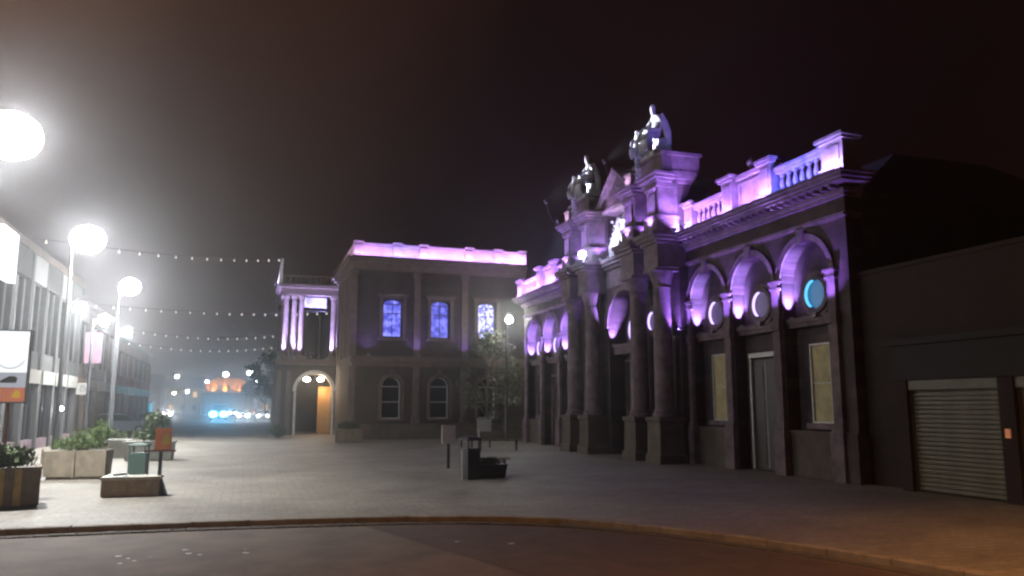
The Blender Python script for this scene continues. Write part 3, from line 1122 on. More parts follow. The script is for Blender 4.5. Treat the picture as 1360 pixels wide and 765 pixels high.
def statue(c, label):
    """seated robed figure with a raised arm and a crouching companion at the front edge. local: -x to the square"""
    root = thing('statue_group', label, 'statue', (14.0, c, 10.84), group=None)
    m = MB()
    m.loft([[(-.55, -.75, 0), (.6, -.75, 0), (.6, .7, 0), (-.55, .7, 0)], [(-.5, -.7, .22), (.55, -.7, .25), (.55, .66, .22), (-.48, .66, .2)]])
    m.loft([[(-.15, -.4, .2), (.45, -.45, .2), (.45, .3, .2), (-.15, .3, .2)], [(-.1, -.3, .72), (.35, -.35, .78), (.32, .2, .74), (-.1, .2, .7)]])
    m.build('rock_seat', STATUE, root)
    N = {'pelvis': ((0.0, 0.0, .92), .21), 'belly': ((-.02, .02, 1.12), .18), 'chest': ((-.05, .08, 1.38), .21), 'neck': ((-.08, .14, 1.62), .085),
         'headlow': ((-.1, .17, 1.74), .115), 'head': ((-.11, .18, 1.9), .12), 'crown': ((-.10, .18, 2.0), .07),
         'lsh': ((-.06, .33, 1.5), .10), 'lel': ((-.22, .5, 1.25), .075), 'lha': ((-.42, .42, 1.12), .05),
         'rsh': ((-.02, -.17, 1.48), .10), 'rel': ((.02, -.42, 1.28), .078), 'rha': ((-.1, -.5, .98), .052),
         'lhip': ((-.1, .16, .86), .17), 'lkn': ((-.5, .26, .86), .14), 'lsk': ((-.53, .26, .5), .12), 'lft': ((-.58, .26, .18), .10), 'ltoe': ((-.74, .27, .13), .05),
         'rhip': ((-.1, -.14, .86), .17), 'rkn': ((-.48, -.2, .88), .15), 'rsk': ((-.45, -.2, .5), .13), 'rft': ((-.47, -.2, .18), .11), 'rtoe': ((-.63, -.2, .13), .05)}
    E_ = [('pelvis', 'belly'), ('belly', 'chest'), ('chest', 'neck'), ('neck', 'headlow'), ('headlow', 'head'), ('head', 'crown'), ('chest', 'lsh'), ('lsh', 'lel'), ('lel', 'lha'),
          ('chest', 'rsh'), ('rsh', 'rel'), ('rel', 'rha'), ('pelvis', 'lhip'), ('lhip', 'lkn'), ('lkn', 'lsk'), ('lsk', 'lft'), ('lft', 'ltoe'), ('pelvis', 'rhip'), ('rhip', 'rkn'), ('rkn', 'rsk'),
          ('rsk', 'rft'), ('rft', 'rtoe')]
    skin_fig('seated_figure', N, E_, STATUE, root, (0, 0, 0))
    # robe folds over the lap, falling to the block
    m = MB()
    for k in range(9):
        y = -.36 + k * .085
        w_ = 0.05 + 0.02 * math.sin(k * 2.1)
        m.tube([(.02, y, 1.02), (-.3, y * 1.02, 1.0), (-.58, y * 1.1 + .02, .9), (-.64, y * 1.2 + .02, .6), (-.66 - .03 * math.sin(k), y * 1.35 + .02, .24)], [w_ * .7, w_ * 1.2, w_ * 1.2, w_, w_ * .8], 6)
    m.tube([(.1, -.2, 1.6), (.2, -.25, 1.3), (.28, -.35, .95), (.3, -.4, .5)], [.07, .14, .16, .12], 7)
    m.build('robe', STATUE, root)
    # companion crouching at the front-left, reaching up
    N = {'pelvis': ((-.66, .62, .42), .14), 'belly': ((-.68, .6, .56), .12), 'chest': ((-.7, .56, .78), .15), 'neck': ((-.68, .54, .94), .065), 'headlow': ((-.68, .53, 1.02), .09), 'head': ((-.68, .53, 1.13), .095),
         'lsh': ((-.7, .71, .86), .07), 'lel': ((-.84, .78, .7), .055), 'lha': ((-.92, .66, .56), .042),
         'rsh': ((-.68, .4, .86), .07), 'rel': ((-.62, .28, 1.02), .055), 'rha': ((-.5, .22, 1.14), .042),
         'lk': ((-.94, .68, .44), .1), 'lf': ((-.86, .68, .12), .07), 'rk': ((-.9, .5, .3), .1), 'rf': ((-.68, .44, .08), .07)}
    E_ = [('pelvis', 'belly'), ('belly', 'chest'), ('chest', 'neck'), ('neck', 'headlow'), ('headlow', 'head'), ('chest', 'lsh'), ('lsh', 'lel'), ('lel', 'lha'), ('chest', 'rsh'), ('rsh', 'rel'), ('rel', 'rha'),
          ('pelvis', 'lk'), ('lk', 'lf'), ('pelvis', 'rk'), ('rk', 'rf')]
    skin_fig('crouching_figure', N, E_, STATUE, root, (0, 0, 0))
    # horn of plenty spilling over the front edge of the block
    m = MB()
    m.tube([(-.35, .35, .45), (-.6, .45, .3), (-.72, .5, .05), (-.72, .52, -.25)], [.05, .10, .13, .06], 8)
    for k in range(16):
        a = k * 2.4
        m.lathe(-.70 + .08 * math.cos(a), .5 + .1 * math.sin(a), [(.01, -.1 - k * .04), (.05, -.06 - k * .04), (.05, -.02 - k * .04), (.01, .02 - k * .04)], 6)
    m.build('garland', STATUE, root)
    return root


s1 = statue(25.0, 'bright white seated statue group on the nearer, taller pedestal of the pavilion')
s2 = statue(31.1, 'farther statue group of seated figure left of the pediment, lit white against the sky')
s1.scale = (0.95, 0.72, 1.12)
s2.scale = (0.95, 0.68, 1.08)
for ya, tx, tz in ((26.7, 25.0, 12.2), (33.0, 31.1, 12.2)):
    b = flood('floodlight', (12.6, ya - .1, 11.2), (14.0, tx, tz), 6500, (0.76, 0.78, 1.0), HL, angle=50, scale=0.9, size=0.1)
    m = MB()
    m.tube([(13.05, ya - .3, 10.1), (12.85, ya - .2, 10.25), (12.7, ya - .1, 10.7), (12.6, ya - .08, 11.1)], 0.009, 6)
    m.build('bracket', GALV, b, off=HL['_o'])
for y in (26.2, 32.3):
    m = MB()
    m.box(13.35, 13.75, y - .22, y + .22, 10.16, 10.55)
    m.box(13.3, 13.8, y - .27, y + .27, 10.553, 10.62)
    m.build('pier_block', TRIM, HL)
    b = flood('floodlight', (13.0, y + 0.15, 10.2), (13.45, y, 10.45), 60, (0.8, 0.6, 1.0), HL, angle=120)

# ================================================================== TOWN HALL
TY = 47.0
TH = thing('town_hall', 'stone town hall behind the square with blue lit upper windows and a lilac lit parapet', 'town hall', (10, TY, 0), world=True)
TX0 = 5.75
TX1 = 16.55
m = MB()
m.box(TX0 + 0.42, TX1, TY + 0.42, 70, 0, 10.4)
m.build('inner_wall', TOWNST, TH)
T = wall_y(TY)
WX = (8.1, 11.03, 14.0)
TX1 = 16.55
P = 2.95
for k, c in enumerate(WX):
    a, bb = c - P / 2, c + P / 2
    if k == 0:
        a = TX0
    if k == len(WX) - 1:
        bb = TX1
    m = MB(T)
    m.arch(a, bb, 0.9, 4.27, c, 0.58, 3.08, 0.0, 0.417, vsill=1.18)
    m.build('ground_floor_wall', TOWNST, TH)
    m = MB(T)
    m.arch(a, bb, 4.85, 10.0, c, 0.58, 8.02, 0.0, 0.417, vsill=6.02, rise=0.3)
    m.build('first_floor_wall', TOWNST, TH)
    # arch surrounds
    m = MB(T)
    m.ring(c, 3.08, 0.585, 0.78, -0.07, -0.002, 0, PI, 16)
    m.prism([(c - .08, 3.7), (c + .08, 3.7), (c + .12, 4.1), (c - .12, 4.1)], -0.13, 0.05)
    for s_ in (-1, 1):
        m.box(c + s_ * .68 - .09, c + s_ * .68 + .09, -0.06, -0.002, 1.2, 3.075)
        m.box(c + s_ * .68 - .13, c + s_ * .68 + .13, -0.1, -0.062, 2.93, 3.07)
    m.build('window_surround', TOWNTR, TH)
    m = MB(T)
    for s_ in (-1, 1):
        m.box(c + s_ * .7 - .1, c + s_ * .7 + .1, -0.08, -0.002, 5.95, 8.35)
    m.box(c - .95, c + .95, -0.2, -0.002, 8.45, 8.6)
    m.box(c - .85, c + .85, -0.1, -0.002, 8.353, 8.447)
    m.box(c - .9, c + .9, -0.16, -0.002, 5.8, 5.947)
    m.build('window_surround', TOWNTR, TH)
    blue = (lit_glass('blue_lit_blind', (0.05, 0.055, 0.42), (0.26, 0.27, 0.95), 3.0, 1.8), lit_glass('blue_lit_blind_b', (0.04, 0.045, 0.34), (0.2, 0.2, 0.85), 3.3, 1.8), lit_glass('dappled_lit_glass', (0.12, 0.13, 0.6), (1.0, 1.0, 1.35), 6, 1.8))  # brightest pane: lamp light dappled by leaves painted into its emission
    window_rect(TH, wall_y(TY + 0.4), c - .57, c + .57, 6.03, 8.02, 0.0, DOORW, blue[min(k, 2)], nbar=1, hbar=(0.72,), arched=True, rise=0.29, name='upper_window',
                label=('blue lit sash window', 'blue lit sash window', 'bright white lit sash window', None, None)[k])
    window_rect(TH, wall_y(TY + 0.4), c - .57, c + .57, 1.19, 3.08, 0.0, PAINTW, DARKGL, nbar=0, hbar=(0.52,), arched=True, name='lower_window', sill=0.6, fw=0.06)
    for side in (-1, 1):
        if k == 0 and side == -1:
            continue
    m = MB(T)
    xq = a + 0.003 if k else TX0
    m.box(xq - 0.2, xq + 0.2, -0.12, -0.003, 4.853, 9.6)
    m.box(xq - 0.26, xq + 0.26, -0.17, -0.003, 9.603, 9.95)
    m.box(xq - 0.26, xq + 0.26, -0.17, -0.003, 0.9, 1.2)
    m.box(xq - 0.2, xq + 0.2, -0.1, -0.003, 1.203, 4.25)
    m.build('pilaster', TOWNTR, TH)
    # rusticated joints: projecting courses
m = MB(T)
m.box(TX0 - .1, TX1, -0.12, 0.417, 0, 0.78)
m.box(TX0 - .06, TX1, -0.08, 0.417, 0.783, 0.897)
m.build('plinth', LOWST, TH)
m = MB(T)
m.box(TX0 - .03, TX1, -0.08, 0.417, 4.273, 4.5)
m.box(TX0 - .14, TX1, -0.2, 0.417, 4.503, 4.7)
m.box(TX0 - .1, TX1, -0.14, 0.417, 4.703, 4.847)
m.build('string_course', TOWNTR, TH)
m = MB(T)
for z0, z1, p_ in ((10.003, 10.2, .06), (10.203, 10.42, .14), (10.423, 10.6, .38), (10.603, 10.74, .5)):
    m.box(TX0 - p_, TX1, -p_, 0.417, z0, z1)
    m.box(TX0 - p_, TX0 + 0.41, 0.42, 23, z0, z1)
m.build('cornice', TOWNTR, TH)
# side wall
m = MB()
m.box(TX0, TX0 + .417, TY + .42, 70, 0, 10.0)
m.build('side_wall', TOWNSX, TH)
m = MB()
for y in (50.5, 52.2, 54.3):
    m.box(TX0 - .14, TX0 - .003, y - .2, y + .2, 4.9, 9.9)
m.build('side_pilasters', TOWNTR, TH)
# parapet: pedestals with panels between
m = MB(T)
m.box(TX0 - .02, TX1, -0.02, 0.35, 10.743, 10.95)
m.box(TX0, TX1, 0.02, 0.33, 10.953, 11.5)
m.box(TX0 - .05, TX1, -0.07, 0.38, 11.503, 11.64)
m.build('parapet', TOWNTR, TH)
for x in (5.95, 8.3, 9.9, 12.8, 14.7, 16.3):
    m = MB(T)
    m.box(x - .25, x + .25, -0.12, -0.0, 10.953, 11.5)
    m.box(x - .3, x + .3, -0.17, 0.40, 11.643, 11.74)
    m.build('parapet_pedestal', TOWNTR, TH)
m = MB()
m.box(TX0, TX0 + .3, TY + .36, 70, 10.743, 11.5)
m.box(TX0 - .06, TX0 + .36, TY + .385, 70, 11.503, 11.64)
m.build('side_parapet', TOWNTR, TH)
x = 5.5
while x < 16:
    bar_light('led_bar', (x + .05, TY - 0.42, 10.79), (min(x + 1.9, 16.5), TY - 0.42, 10.79), (0, 0.42, 1), (230 if x > 7 else 170), (0.27, 0.24, 1.0) if 7 < x < 9 else (0.46, 0.28, 1.0), TH)
    x += 2.0
for y in (47.5, 49.4, 51.5):
    bar_light('led_bar', (TX0 - .4, y, 10.79), (TX0 - .4, y + .5, 10.79), (0.42, 0, 1), 30, (0.75, 0.5, 1.0), TH)
# roof
m = MB()
m.loft([[(7, 49, 10.5), (15.5, 49, 10.5), (15.5, 68, 10.5), (7, 68, 10.5)], [(10, 53, 11.4), (12.5, 53, 11.4), (12.5, 62, 11.4), (10, 62, 11.4)]])
m.build('roof', SLATE, TH)
for x in (6.6, 9.55, 12.5, 15.4):  # added uplighters to tint the upper wall violet
    flood('uplighter', (x, TY - 0.75, 4.95), (x, TY + .1, 7.6), 150, (0.30, 0.20, 1.0), TH, size=0.04, angle=110, blend=1.0)
# wall uplights behind on side wall
for y in (52.2, 54.3):
    flood('uplighter', (TX0 - .4, y - .1, 5.6), (TX0 - .1, y, 9), 200, (0.3, 0.3, 1.0), TH, angle=40)

# ---- portico
PO = thing('portico', 'town hall carriage porch with blue lit upper columns above a round arch with two lamps', 'portico', (3.9, 56, 0), world=True)
PY = 56.0
T = wall_y(PY)
m = MB(T)
m.arch(1.9, 5.745, 0.0, 4.75, 4.35, 1.18, 2.95, 0.0, 0.6)
m.build('arch_wall', TOWNST, PO)
m = MB(T)
m.ring(4.35, 2.95, 1.19, 1.42, -0.1, -0.003, 0, PI, 24)
m.box(3.02, 3.16, -0.1, -0.003, 0, 2.94)
m.box(5.54, 5.68, -0.1, -0.003, 0, 2.94)
m.build('archivolt', PAINTW, PO)
m = MB(T)
m.box(1.86, 2.16, -0.16, -0.003, 0, 4.3)
m.box(2.5, 2.8, -0.16, -0.003, 0, 4.3)
m.box(1.8, 5.744, -0.25, 0.6, 4.753, 4.95)
m.box(1.75, 5.743, -0.32, 0.6, 4.953, 5.1)
m.build('porch_pilaster', TOWNTR, PO)
m = MB()
m.box(1.9, 2.4, PY + .603, 65, 0, 4.75)
m.box(2.403, 5.6, 64, 65, 0, 4.75)
m.box(1.9, 5.74, PY + .603, 65, 4.753, 5.0)
m.build('porch_wall', TOWNSX, PO)
m = MB()
m.box(4.75, 5.7, 57.6, 57.7, 0.02, 3.3)
m.build('inner_door', mat('orange_door', (0.27, 0.15, 0.05), 0.6, 0.2, 3), PO, label='orange lit inner door leaf')
for x in (3.85, 4.75):
    m = MB()
    m.lathe(x, PY + 0.32, [(0.05, 3.95), (0.12, 3.92), (0.12, 3.88), (0.04, 3.86)], 10)
    o = m.build('bulkhead_lamp', GALV, PO)
    globe('lamp_globe', (x, PY + 0.05, 3.74), 0.22, 190, (1.0, 0.84, 0.66), o, 0.55)
light('POINT', 'inner_light', (5.0, 56.95, 3.0), 90, (1.0, 0.58, 0.2), o, size=0.1)
# colonnade
cols = [(2.3, 56.3), (2.85, 56.35), (3.35, 56.3), (5.5, 56.3), (2.3, 60.5), (2.3, 64.4), (5.3, 64.4)]
for i, (x, y) in enumerate(cols):
    m = MB()
    m.sqlathe(x, y, [(0.27, 0.27, 5.103), (0.27, 0.27, 5.35)])
    m.lathe(x, y, [(0.24, 5.353), (0.25, 5.42), (0.19, 5.5), (0.18, 7.0), (0.155, 9.1), (0.18, 9.15), (0.16, 9.2), (0.25, 9.45)], 16)
    m.sqlathe(x, y, [(0.26, 0.26, 9.453), (0.26, 0.26, 9.55)])
    m.build('column', TOWNTR, PO, smooth=True)
    if i in (0, 2, 3):
        flood('uplighter', (x - 0.4, y - 0.75, 5.2), (x - .02, y - 0.04, 7.2), 7500, (0.42, 0.38, 1.0), PO, size=0.04, angle=64, blend=0.7)
m = MB()
for x0, x1, y0, y1 in ((2.0, 5.74, 55.98, 56.6), (2.0, 2.6, 56.603, 64.05), (2.0, 5.74, 64.1, 64.7)):
    m.box(x0, x1, y0, y1, 9.553, 9.95)
    m.box(x0 - .05, x1, y0 - .05, y1 + .04, 9.953, 10.02)
m.box(1.75, 5.735, 55.72, 65, 10.023, 10.14)
m.box(1.65, 5.735, 55.62, 65, 10.143, 10.25)
m.build('entablature', TOWNTR, PO)
m = MB()
m.box(1.95, 5.73, 55.98, 56.2, 10.253, 10.34)
m.box(1.95, 5.73, 55.95, 56.23, 10.82, 10.92)
m.build('roof_rail', TOWNTR, PO)
for k in range(11):
    m = MB()
    m.lathe(2.2 + k * .34, 56.09, [(.06, 10.343), (.04, 10.4), (.075, 10.52), (.04, 10.7), (.06, 10.817)], 8)
    m.build('baluster', TOWNTR, PO)
m = MB()
m.loft([[(1.7, 55.7, 10.253), (1.98, 55.7, 10.253), (1.98, 57.6, 10.253), (1.7, 57.6, 10.253)], [(1.84, 55.8, 12.0), (1.98, 55.8, 12.0), (1.98, 56.4, 12.0), (1.84, 56.4, 12.0)]])
m.build('parapet_scroll', PAINTW, PO)
bar_light('led_bar', (1.5, 55.75, 10.3), (1.5, 57.0, 10.3), (0.25, 0.0, 1), 120, (0.66, 0.6, 1.0), PO)
# lit soffit beam inside the loggia
m = MB()
m.box(3.6, 5.2, 58.4, 58.8, 9.0, 9.7)
m.build('inner_beam', PAINTW, PO)
bar_light('led_bar', (3.7, 58.0, 8.7), (5.1, 58.0, 8.7), (0, .4, 1), 40, (0.34, 0.3, 1.0), PO)

# ================================================================== DARK BUILDING WITH SHUTTERS (right)
DB = thing('shutter_building', 'dark brick lock-up building with pale roller shutters at the right edge', 'building', (F, 10, 0), world=True)
m = MB()
m.box(14.75, 24, -6, 14.85, 0, 5.2)
m.box(14.75, 24, 14.853, 16.52, 0, 5.197)
m.build('wall', DBRICK, DB)
ys = [(14.55, 14.85), (11.85, 12.2), (9.2, 9.55), (6.5, 6.9)]
for a, bb in ys:
    m = MB()
    m.box(14.4, 14.747, a, bb, 0, 2.497)
    m.build('brick_pier', DBRICK, DB)
m = MB()
m.box(14.38, 14.747, 6.5, 14.9, 2.5, 3.3)
m.box(14.3, 14.747, 6.4, 15.0, 3.303, 3.45)
m.build('lintel', mat('dark_lintel', (0.014, 0.010, 0.009), 0.8, 0.3, 3), DB)
m = MB()
m.box(14.7, 24.1, -6, 16.52, 5.203, 5.3)
m.build('coping', DBRICK, DB)
for a, bb in ((12.2, 14.55), (9.55, 11.85), (6.9, 9.2)):
    sh = MB()
    sh.box(14.45, 14.6, a + .003, bb - .003, 2.28, 2.497)
    so = sh.build('shutter', SHUT, DB)
    z = 0.03
    k = 0
    lath = None
    while z < 2.25:
        if lath is None:
            l = MB()
            hh = 0.098
            l.loft([[(x_, y_, z_) for x_, z_ in ((0.02, 0.0), (0.0, 0.012), (-0.003, hh * .5), (0.0, hh - .012), (0.02, hh - .002))] for y_ in (a + .03, bb - .03)])
            lath = l.mesh('lath', SHUT)
        lo = bpy.data.objects.new('lath', lath)
        col.objects.link(lo)
        lo.parent = so
        lo.location = Vector((14.56, 0, z)) - Vector((F, 10, 0)) + Vector((0, 0, 0))
        z += 0.1
        k += 1
    for q in (a + .003, bb - .03):
        m = MB()
        m.box(14.5, 14.64, q, q + .027, 0, 2.277)
        m.build('guide_rail', GALV, so, off=DB['_o'])
m = MB()
m.box(14.36, 14.398, 11.98, 12.08, 1.28, 1.46)
o = m.build('alarm_box', mat('alarm_plastic', (0.6, 0.25, 0.12), 0.5, emit=(0.9, 0.3, 0.12), estr=0.25), DB)

# ================================================================== LAMP POSTS
def lamp_post(x, y, h, power, label, r=0.24, hr=0.42, group='tall street lamps along the lane', armlen=0.5, down=0, colour=None, cone=132):
    L = thing('street_lamp', label, 'street lamp', (x - armlen, y, 0), group=group)
    m = MB()
    m.lathe(0, 0, [(0.16, 0), (0.16, 0.05), (0.11, 0.08), (0.1, 1.3), (0.075, 1.36), (0.05, h + .15)], 12)
    m.build('post', POSTP, L, smooth=True)
    m = MB()
    m.tube([(0, 0, h - .35), (armlen * .25, 0, h + .1), (armlen * .6, 0, h + .32), (armlen, 0, h + .36)], [0.035, 0.035, 0.03, 0.03], 8)
    m.build('arm', POSTP, L, smooth=True)
    m = MB()
    m.lathe(armlen, 0, [(0.06, h + .42), (0.12, h + .38), (hr, h + .28), (hr, h + .24), (hr * .8, h + .245)], 20)
    hd = m.build('lamp_head', STEEL, L, smooth=True)
    globe('lamp_globe', (armlen, 0, h), r, power, colour or C_STREET, hd, 0.85)
    if down:
        light('SPOT', 'down_light', (armlen, 0, h - r), down, colour or C_STREET, hd, target=(armlen, 0, 0), size=0.25, angle=cone, blend=0.6)
    return L


lamp_post(-5.36, 19.99, 8.0, P_STREET, 'nearest tall street lamp with huge white glare at the left edge above the advertising sign', r=0.64, hr=0.46, down=P_DOWN)  # globes of this row are oversized, lamp glare put into their shape
lamp_post(-5.83, 32.06, 8.0, P_STREET, 'second tall street lamp from the left, glaring white above the shop block', r=0.6, hr=0.42, down=P_DOWN)
lamp_post(-5.96, 44.42, 8.0, P_STREET * .8, 'third and farthest tall street lamp in the glaring row', r=0.5, hr=0.4, down=P_DOWN)
for (x, y), lb in zip(((-6.91, 37.33), (-6.8, 43.03), (-6.5, 48.85)), ('first of the three lower lamps, beside the pale shop block', 'middle of the three lower lamps beside the shops', 'third of the three lower lamps, just under the farthest tall lamp')):
    lamp_post(x, y, 6.0, P_LANE, lb, r=0.2, hr=0.3, down=1500, group='lower street lamps beside the shops')
# a sodium street lamp behind the viewer that lights the road orange
lamp_post(11.2, 4.6, 7.5, 25, 'orange sodium street lamp by the near road', r=0.15, hr=0.3, group='sodium street lamps by the near road', colour=C_SODIUM, down=1150, cone=110)
lamp_post(3.0, -2.5, 8.5, 25, 'orange sodium street lamp beside the near road behind the viewer', r=0.15, hr=0.3, group='sodium street lamps by the near road', colour=C_SODIUM, down=8500, cone=150)
# far lamps
FARL = [(-13.75, 176.2, 8), (-3.96, 160.9, 8), (0.36, 152.3, 8), (2.05, 195.5, 8), (-19.35, 166, 8), (-9.51, 211.3, 8), (-16, 200, 5.0), (-12.5, 190, 5.2)]
FARN = ['white lamp left of the orange lit building', 'white lamp just above the orange lit building', 'bright white lamp right of the orange lit building', 'small lamp at the right end of the far row', 'lamp above the parked cars at far left of the road', 'small lamp close to the left side of the orange lit building', 'yellow lamp low at the far left of the road', 'low lamp beside the yellow lit wall']
for i, (x, y, h) in enumerate(FARL):
    lamp_post(x, y, h, 420 if i < 6 else 250, FARN[i], r=0.5 if i in (1, 2) else 0.34, hr=0.4, group='far street lamps beyond the lane', colour=(1.0, 0.85, 0.5) if i == 6 else (0.9, 0.93, 1.0))

# ---- banner sign on the first lamp post
BX, BY = -5.0, 19.8
BN = thing('banner_sign', 'glowing white advertising sign with orange and red foot on two legs at the left edge', 'sign', (BX + .25, BY - .28, 0), world=True)
SX0, SX1, SZ0, SZ1 = -5.5, -4.5, 2.0, 3.5
m = MB()
m.box(SX0 - .03, SX1 + .03, BY - .36, BY - .2, SZ0 - .03, SZ1 + .03)
m.build('sign_case', GALV, BN)
for x in (-5.2, -4.8):
    m = MB()
    m.tube([(x, BY - .28, 0), (x, BY - .28, SZ0 - .03)], .035, 8)
    m.build('leg', mat('leg_brown', (.25, .12, .05), .6, .3, 5), BN)
yf = BY - .365
m = MB()
m.box(SX0, SX1, yf, yf + .004, SZ0 + .62, SZ1)
m.build('white_panel', mat('backlit_white', (0.8, 0.82, 0.85), 0.4, emit=(0.93, 0.97, 1.0), estr=1.05), BN)
m = MB()
m.box(SX0, SX1, yf, yf + .004, SZ0 + .3, SZ0 + .617)
m.build('grey_panel', mat('backlit_grey', (0.55, 0.58, 0.65), 0.4, emit=(0.50, 0.53, 0.62), estr=0.55), BN)
m = MB()
m.box(SX0, SX1, yf, yf + .004, SZ0, SZ0 + .297)
m.build('orange_panel', mat('backlit_orange', (0.7, 0.25, 0.12), 0.4, 0.4, 4, emit=(0.75, 0.25, 0.12), estr=0.4, c2=(0.5, 0.1, 0.12)), BN)
m = MB(wall_y(yf))
m.ring(-4.82, 2.98, .26, .29, -.006, -.001, R(200), R(340), 18)
m.build('logo_arc', mat('print_grey', (0.4, 0.41, 0.45), 0.5, emit=(.6, .62, .68), estr=.6), BN)
m = MB(wall_y(yf))
m.prism([(-4.98, 2.40), (-4.68, 2.40), (-4.66, 2.5), (-4.72, 2.54), (-4.82, 2.54), (-4.98, 2.44)], -.006, -.001)
m.build('print_shape', mat('print_dark', (0.1, 0.1, 0.12), 0.5), BN)
m = MB(wall_y(yf))
m.prism([(-4.75, 2.09), (-4.58, 2.09), (-4.6, 2.22), (-4.68, 2.25)], -.006, -.001)
m.build('print_blob', mat('print_yellow', (0.8, 0.5, 0.05), 0.5, emit=(0.9, 0.5, 0.05), estr=0.4), BN)

FRAMEG = mat('grey_window_frame', (0.25, 0.25, 0.24), 0.5, 0.2, 4)
# ================================================================== LEFT SHOPS
def shop_block(x, y0, y1, h, wallm, name, label, bays, floors, fascia_m=None, lit=None, spandrel=None, seed=0):
    r_ = random.Random(seed)
    B = thing(name, label, 'building', (x, (y0 + y1) / 2, 0), world=True)
    m = MB()
    m.box(x - 10, x - .3, y0, y1, 0, h)
    m.build('inner_wall', wallm, B)
    bw = (y1 - y0) / bays
    m = MB()
    m.box(x - .297, x + .06, y0 - .05, y1 + .05, h - .22, h + .12)
    m.build('coping', LOWST, B)
    for k in range(bays + 1):
        y = y0 + k * bw
        m = MB()
        m.box(x - .297, x + .03, max(y0, y - .22), min(y1, y + .22), 0, h - .223)
        m.build('pier', wallm, B)
    fh = (h - 3.7) / floors
    for k in range(bays):
        a, bb = y0 + k * bw + .223, y0 + (k + 1) * bw - .223
        T = lambda u, w_, v: (x - w_, u, v)
        # shop front
        m = MB()
        m.box(x - .297, x + .09, a, bb, 2.92, 3.52)
        m.build('fascia', fascia_m[k % len(fascia_m)], B)
        m = MB()
        m.box(x - .297, x - .05, a, bb, 0, .45)
        m.build('stall_riser', TRIM, B)
        m = MB()
        m.box(x - .295, x - .26, a, bb, .453, 2.917)
        pn = m.build('shop_window', lit[k % len(lit)] if lit else DARKGL, B)
        for q in range(4):
            m = MB()
            yy = a + (bb - a) * q / 3
            m.box(x - .257, x - .19, max(a, yy - .035), min(bb, yy + .035), .453, 2.917)
            m.build('mullion', IRON, pn, off=B['_o'])
        for f in range(floors):
            z0 = 3.7 + f * fh
            m = MB()
            m.box(x - .297, x - .06, a, bb, z0 + (.1 if f else -.177), z0 + .62)
            m.build('spandrel', wallm, B)
            m = MB()
            m.box(x - .295, x - .26, a, bb, z0 + .623, z0 + fh * .72)
            pn = m.build('window', (lit[(k + f + 1) % len(lit)] if lit and r_.random() < .18 else DARKGL), B)
            for q in range(3):
                m = MB()
                yy = a + (bb - a) * q / 2
                m.box(x - .257, x - .2, max(a, yy - .03), min(bb, yy + .03), z0 + .623, z0 + fh * .72)
                m.build('mullion', FRAMEG, pn, off=B['_o'])
            m = MB()
            m.box(x - .297, x + .01, a, bb, z0 + fh * .72 + .003, z0 + fh + (.097 if f < floors - 1 else -.223))
            m.build('panel', (spandrel or wallm) if k % 2 == 0 or not spandrel else wallm, B, label='pale cladding panel' if spandrel and k % 2 == 0 else None)
    return B


PALE = mat('pale_cladding', (0.22, 0.22, 0.21), 0.6, 0.25, 3)
GREYR = mat('grey_render', (0.06, 0.06, 0.058), 0.85, 0.35, 2)
BRNST = mat('brown_stone', (0.13, 0.095, 0.07), 0.85, 0.4, 2, brick=(.5, .22, .01, 'x'))
REDBR = mat('red_brick', (0.20, 0.09, 0.065), 0.85, 0.4, 2, brick=(.225, .075, .01, 'x'))
FASC = [mat('fascia_white', (0.34, 0.33, 0.29), 0.5, 0.15, 3), mat('fascia_cream', (0.28, 0.28, 0.25), 0.5, 0.15, 3)]
shop_block(-9, 33, 49.5, 8.7, GREYR, 'shop_building', 'pale modern shop block with white cladding panels behind the street lamps at left', 6, 1, FASC, None, PALE, 3)
shop_block(-9.2, 49.8, 64, 8.0, BRNST, 'shop_building', 'brown stone shop terrace farther along the lane with a pink sign', 4, 1,
           [mat('fascia_brown', (0.2, 0.12, 0.08), .6, .2, 3)], [emis('shop_dim_warm', (.35, .18, .07), .12), DARKGL], None, 4)
shop_block(-9.6, 64.3, 90, 7.2, REDBR, 'shop_building', 'red brick shop terrace at the far end of the lane', 7, 1, [mat('fascia_teal', (0.03, 0.2, 0.22), .6, .2, 3)], [DARKGL], None, 5)
shop_block(-5, -30, 4.0, 8.7, GREYR, 'shop_building', 'grey shop block beside the near road outside the picture', 6, 1, FASC, None, PALE, 6).location.x = -16
# white end panel above the banner, the lamp light on it put into emission
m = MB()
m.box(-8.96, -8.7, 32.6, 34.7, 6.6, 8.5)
wb = tag(m.build('wall_panel', mat('panel_white_glow', (0.8, 0.8, 0.8), 0.5, emit=(0.9, 0.95, 1.0), estr=0.9)), 'bright white blank wall panel high at the left edge, lamp light put into its glow', 'sign')
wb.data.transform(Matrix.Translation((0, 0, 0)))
# pink sign projecting
m = MB()
m.box(-9.1, -8.2, 51.6, 51.75, 4.4, 6.2)
ps = m.build('projecting_sign', mat('pink_sign', (0.55, 0.3, 0.42), 0.5, 0.3, 4, emit=(0.5, 0.22, 0.33), estr=0.12))
tag(ps, 'dim pink projecting sign on the brown shop terrace', 'sign')
# small square sign with a rounded glyph
G = thing('shop_sign', 'small pale square hanging sign with a dark rounded glyph beside the white fascia', 'sign', (-8.7, 49.4, 2.4), world=True)
m = MB()
m.box(-8.95, -8.35, 49.35, 49.43, 2.55, 3.2)
m.build('board', FASC[0], G)
m = MB(wall_y(49.345))
m.ring(-8.65, 2.85, .09, .14, -.01, -.001, 0, 2 * PI, 16)
m.box(-8.53, -8.48, -.01, -.001, 2.7, 3.0)
m.prism([(-8.78, 3.0), (-8.55, 3.05), (-8.5, 3.0), (-8.55, 3.1), (-8.78, 3.06)], -.01, -.001)
m.build('glyph', mat('print_dark', (0.1, 0.1, 0.12), 0.5), G)
